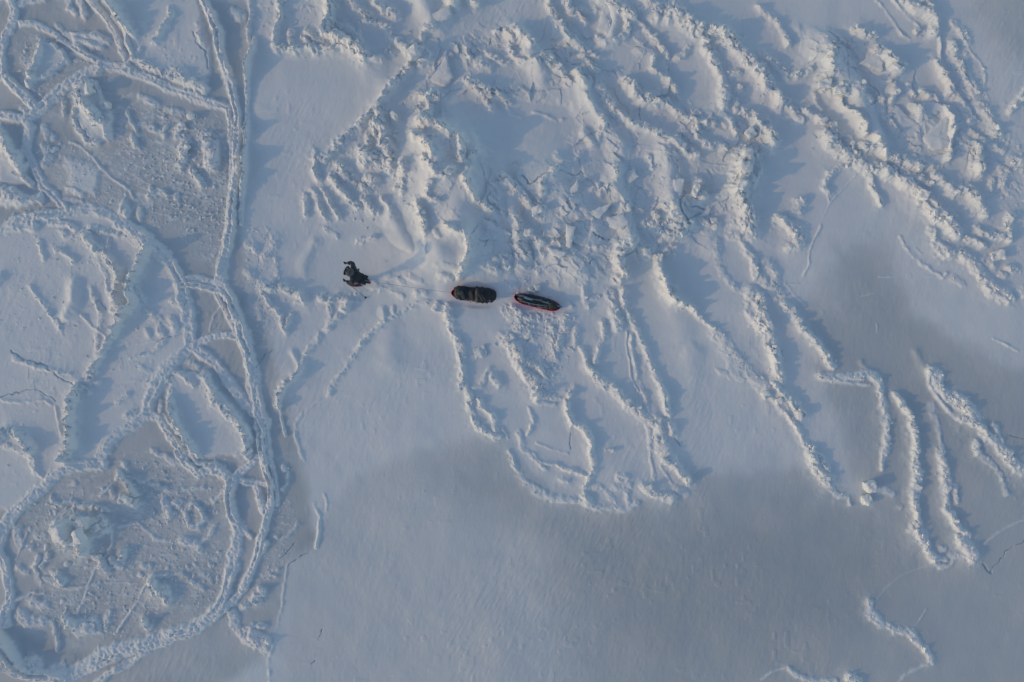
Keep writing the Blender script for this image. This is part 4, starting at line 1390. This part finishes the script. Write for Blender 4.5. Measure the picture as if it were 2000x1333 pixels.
def ice_slab(poly, h, label, th=5):
    """a plate of ice with the outline seen from above, tipped up towards the far side from the sun"""
    cx = sum(p[0] for p in poly) / len(poly); cy = sum(p[1] for p in poly) / len(poly)
    z = ground(cx, cy); o3 = W3(cx, cy, z)
    dn = [(p[0] - cx) * math.cos(SUN_DIR) - (p[1] - cy) * math.sin(SUN_DIR) for p in poly]; lo, hi = min(dn), max(dn)
    bm = bmesh.new(); P = []; m_ = len(poly)
    for i in range(m_):
        a, b = poly[i], poly[(i + 1) % m_]
        k = max(1, int(math.hypot(b[0] - a[0], b[1] - a[1]) / 4))
        for j in range(k):
            e_ = 2.6 * mn.noise(Vector((a[0] + (b[0] - a[0]) * j / k, a[1] + (b[1] - a[1]) * j / k, 1)) * .16); q = (a[0] + (b[0] - a[0]) * j / k + e_ + rs.uniform(-1, 1), a[1] + (b[1] - a[1]) * j / k - e_ + rs.uniform(-1, 1)); P.append(q)
    top, bot = [], []
    for q in P:
        s_ = ((q[0] - cx) * math.cos(SUN_DIR) - (q[1] - cy) * math.sin(SUN_DIR) - lo) / (hi - lo)
        zz = (h * K * s_ + 2.0) / PX
        top.append(bm.verts.new(((q[0] - cx) / PX, -(q[1] - cy) / PX, zz + rs.uniform(-.006, .006)))); bot.append(bm.verts.new(((q[0] - cx) / PX * .95 + .01, -(q[1] - cy) / PX * .95, zz - th / PX - .25)))
    c0 = bm.verts.new((0, 0, (h * K * .5 + 3.4) / PX)); n_ = len(P)
    for i in range(n_):
        j = (i + 1) % n_; bm.faces.new((top[i], top[j], c0)); bm.faces.new((bot[i], bot[j], top[j], top[i]))
    bm.faces.new(bot)
    for _ in range(3): bmesh.ops.subdivide_edges(bm, edges=[e for e in bm.edges if e.calc_length() > .09 and all(len(f_.verts) < 8 for f_ in e.link_faces)], cuts=1, use_grid_fill=False)
    bmesh.ops.triangulate(bm, faces=bm.faces[:]); bmesh.ops.recalc_face_normals(bm, faces=bm.faces)
    for v in bm.verts:
        q = Vector((v.co.x * 3 + cx, v.co.y * 3 + cy, 0)); v.co.z += .050 * mn.noise(q) + .025 * mn.noise(q * 2.6)
    bmesh.ops.smooth_vert(bm, verts=bm.verts[:], factor=.3, use_axis_x=True, use_axis_y=True, use_axis_z=True)
    o = bm_obj("ice_slab", bm, SNOW, None, True)
    o.location = o3; tag(o, label, "ice slab", "tipped-up ice slabs in the pressure ice"); return o

SL = [
 ([(840,155),(873,110),(885,155),(870,175),(850,165)], 24, "wedge-shaped ice slab at the head of the smooth square floe"),
 ([(838,30),(880,15),(885,30),(845,62)], 22, "leaning ribbed slab above the junction of ridges, top centre-left"),
 ([(1675,125),(1716,100),(1722,142)], 26, "three-cornered slab leaning on the lone peak at upper right"),
 ([(1108,375),(1128,352),(1130,372),(1112,385)], 22, "small bright upright slab at the left of the central rubble basin"),
 ([(1213,345),(1237,331),(1247,348),(1227,360)], 24, "diamond-shaped pale slab under the centre ridge"),
 ([(1142,415),(1196,398),(1169,429)], 24, "pointed bright slab with a dark undercut in the central rubble"),
 ([(1182,425),(1216,420),(1230,436),(1213,450),(1189,443)], 26, "five-sided lit slab just right of the pointed bright slab"),
 ([(1315,352),(1335,350),(1330,390),(1312,385)], 26, "tall narrow slab standing left of the brightest ridge knot"),
 ([(1351,429),(1388,405),(1382,422)], 18, "thin sliver of slab beside the dark crack, right of centre"),
 ([(1105,440),(1122,445),(1115,485),(1105,482)], 26, "upright oblong slab north-east of the cord-bound sled"),
 ([(1068,483),(1108,494),(1095,505),(1080,500)], 20, "low flat slab lying above the cord-bound sled"),
 ([(1716,190),(1750,210),(1790,246),(1750,257)], 20, "large smooth tilted slab below the lone peak at upper right"),
 ([(1180,10),(1200,5),(1190,70),(1165,60)], 18, "smooth domed slab lit on its left side, top centre"),
 ([(1800,270),(1850,225),(1853,290),(1822,296)], 16, "grey smooth slab on the right flank of the upper-right ridge"),
]
BL = [
 (1945,500,28,22,11,10,8,"large round-topped white block at the right edge of the ridge"),
 (1697,948,24,22,17,12,3,"squarish pale block standing at the tip of the right-hand floe"),
 (1692,975,19,17,11,20,4,"rounded block just below the squarish pale block"),
 (1496,771,17,15,9,35,10,"squarish bright block on the long ridge right of centre"),
 (1521,783,14,12,8,15,10,"smaller bright block a step below the squarish one"),
 (1561,811,9,14,8,10,12,"lone upright block lower down the same long ridge"),
 (938,687,25,23,4,20,2,"flat-topped pale slab block lying below the bulky sled"),
 (860,601,32,20,6,-22,4,"long flat block at the corner of the broad smooth floe"),
 (1263,492,15,15,8,0,8,"round snow-capped boulder at the top of the shaded hollow"),
 (1319,566,9,9,6,0,5,"small round ice ball beside the winding crest, right of the sleds"),
 (1288,508,11,26,9,-8,8,"narrow leaning block on the crest below the round boulder"),
 (249,977,24,15,10,-15,8,"boat-shaped block in the upper part of the lower-left pool"),
 (132,1036,36,34,24,20,24,"leftmost and broadest block of the pile in the lower-left pool"),
 (160,1046,20,28,14,25,22,"tall pointed block at the foot of the lower-left pile"),
 (166,1022,26,24,16,10,14,"snowy block on the shaded top of the lower-left pile"),
 (190,1030,14,12,9,30,0,"small block tumbled off the right side of the lower-left pile"),
 (203,1021,13,11,8,60,0,"rightmost small block beside the lower-left pile"),
 (191,1090,13,11,6,20,4,"single cube-like block on the line across the lower-left pool"),
 (172,1226,30,22,3,-5,2,"flat shield-shaped plate near the bottom of the lower-left pool"),
 (357,250,20,16,4,20,5,"flat light plate in the upper-left pool of crumbs"),
 (376,229,16,12,6,0,6,"triangular block above the light plate in the upper-left pool"),
 (362,293,24,11,6,55,8,"leaning oblong block below the light plate in the upper-left pool"),
 (404,263,22,7,6,-3,6,"thin bar-shaped block near the rope-like ridge at upper left"),
 (211,207,16,14,7,10,0,"block on the shaded side of the tall upper-left heap"),
 (176,176,24,24,14,20,22,"block crowning the tall heap in the upper-left pool"),
 (1802,381,20,20,12,-30,12,"blocky bright cube on the main right-hand ridge"),
 (1853,429,12,17,10,0,12,"upright block lower down the main right-hand ridge"),
 (1610,165,26,16,12,0,12,"bright block north of the big shaded plate at upper right"),
 (1640,178,24,14,12,0,12,"bright block in the middle of the upper-right row"),
 (1790,62,14,12,10,40,10,"block at the end of the short ridge near the top right"),
 (811,105,26,24,16,20,22,"great bright boulder where three ridges meet, top centre-left"),
 (792,92,18,14,12,-30,12,"oblong boulder just left of the great bright boulder"),
 (1052,563,10,12,9,10,14,"bright block touching the top side of the cord-bound sled"),
 (1040,568,14,8,5,-20,8,"low lump of snow beside the top of the cord-bound sled"),
 (1466,262,18,22,16,-50,12,"bright boulder at the knot of the centre-right ridges"),
 (1455,330,26,22,18,20,12,"largest boulder in the brightest central-right ridge"),
 (1448,362,20,18,16,60,12,"boulder at the lower end of the brightest ridge"),
 (1462,300,18,16,16,10,12,"boulder at the upper end of the brightest ridge"),
 (1032,455,16,14,10,0,10,"pale block on the left lip of the central rubble basin"),
 (1360,372,12,26,12,-20,12,"slim tall block in the middle of the central rubble"),
 (1320,415,20,14,12,30,10,"chunky block under the central rubble's dark crack"),
 (1050,412,22,16,14,30,12,"rounded lump where two bright crests join, centre"),
 (1228,405,10,18,12,10,12,"small upright block over the five-sided slab"),
 (1395,430,14,12,10,20,10,"block just right of the thin sliver, under the dark crack"),
 (1190,880,20,8,5,5,6,"low block among the rubble at the lobe's lower shore"),
 (1266,952,18,12,7,20,8,"block on the lower rim of the lobed floe"),
 (1343,937,12,13,8,20,8,"block at the lower right corner of the lobed floe"),
]
NRUB = 4500
for a in SL: ice_slab(*a)
for a in BL: ice_block(*a)

# the countless small rubble heaped in the ridges
def rubble():
    protos = []
    for k in range(30):
        bm = bmesh.new(); block_bm(bm, Vector((0, 0, 0)), 1, 1, 1, 0, (0, 0), k, 10, .38)
        bmesh.ops.triangulate(bm, faces=bm.faces[:]); bm.verts.index_update()
        protos.append((np.array([v.co[:] for v in bm.verts]), np.array([[v.index for v in f_.verts] for f_ in bm.faces]))); bm.free()
    r_ = np.random.RandomState(3)
    e = envB * (out < 40); pw = np.clip(e / 30, 0, 1) ** 1.2 + .35 * rub * (out < 40) + .12 * near_r * (out < 40) * (near_r > .3) + .10 * crumb
    cellA = np.outer(np.gradient(GV), np.gradient(GU)); p = (pw * cellA).ravel(); p /= p.sum()
    VV, FF = [], []; base = 0
    for k, q in enumerate(r_.choice(p.size, NRUB, p=p)):
        j, i = divmod(int(q), NU); hh = max(.2, float(e[j, i]) / 30)
        s = (1.1 + 4.0 * r_.rand() ** 3 * min(1.4, hh + .3)) / PX; px, py = GU[i], GV[j]; z = H[j, i] / PX
        v, f_ = protos[r_.randint(30)]; h = s * r_.uniform(.7, 1.3)
        v = v * np.array([s * r_.uniform(.9, 1.9) * 1.5, s * 1.3, h])
        R_ = np.array(Euler((r_.uniform(-.5, .5), r_.uniform(-.5, .5), r_.rand() * 6.28)).to_matrix())
        VV.append(v @ R_.T + np.array([(px - 1000) / PX, (666.5 - py) / PX, z - .30 * h])); FF.append(f_ + base); base += len(v)
    me_ = bpy.data.meshes.new("ice_rubble"); me_.from_pydata(np.concatenate(VV).tolist(), [], np.concatenate(FF).tolist())
    o = link("ice_rubble", me_, SNOW, None, False); o['kind'] = 'stuff'
    o['label'] = "small broken ice rubble heaped along the pressure ridges"; o['category'] = "rubble"
rubble()
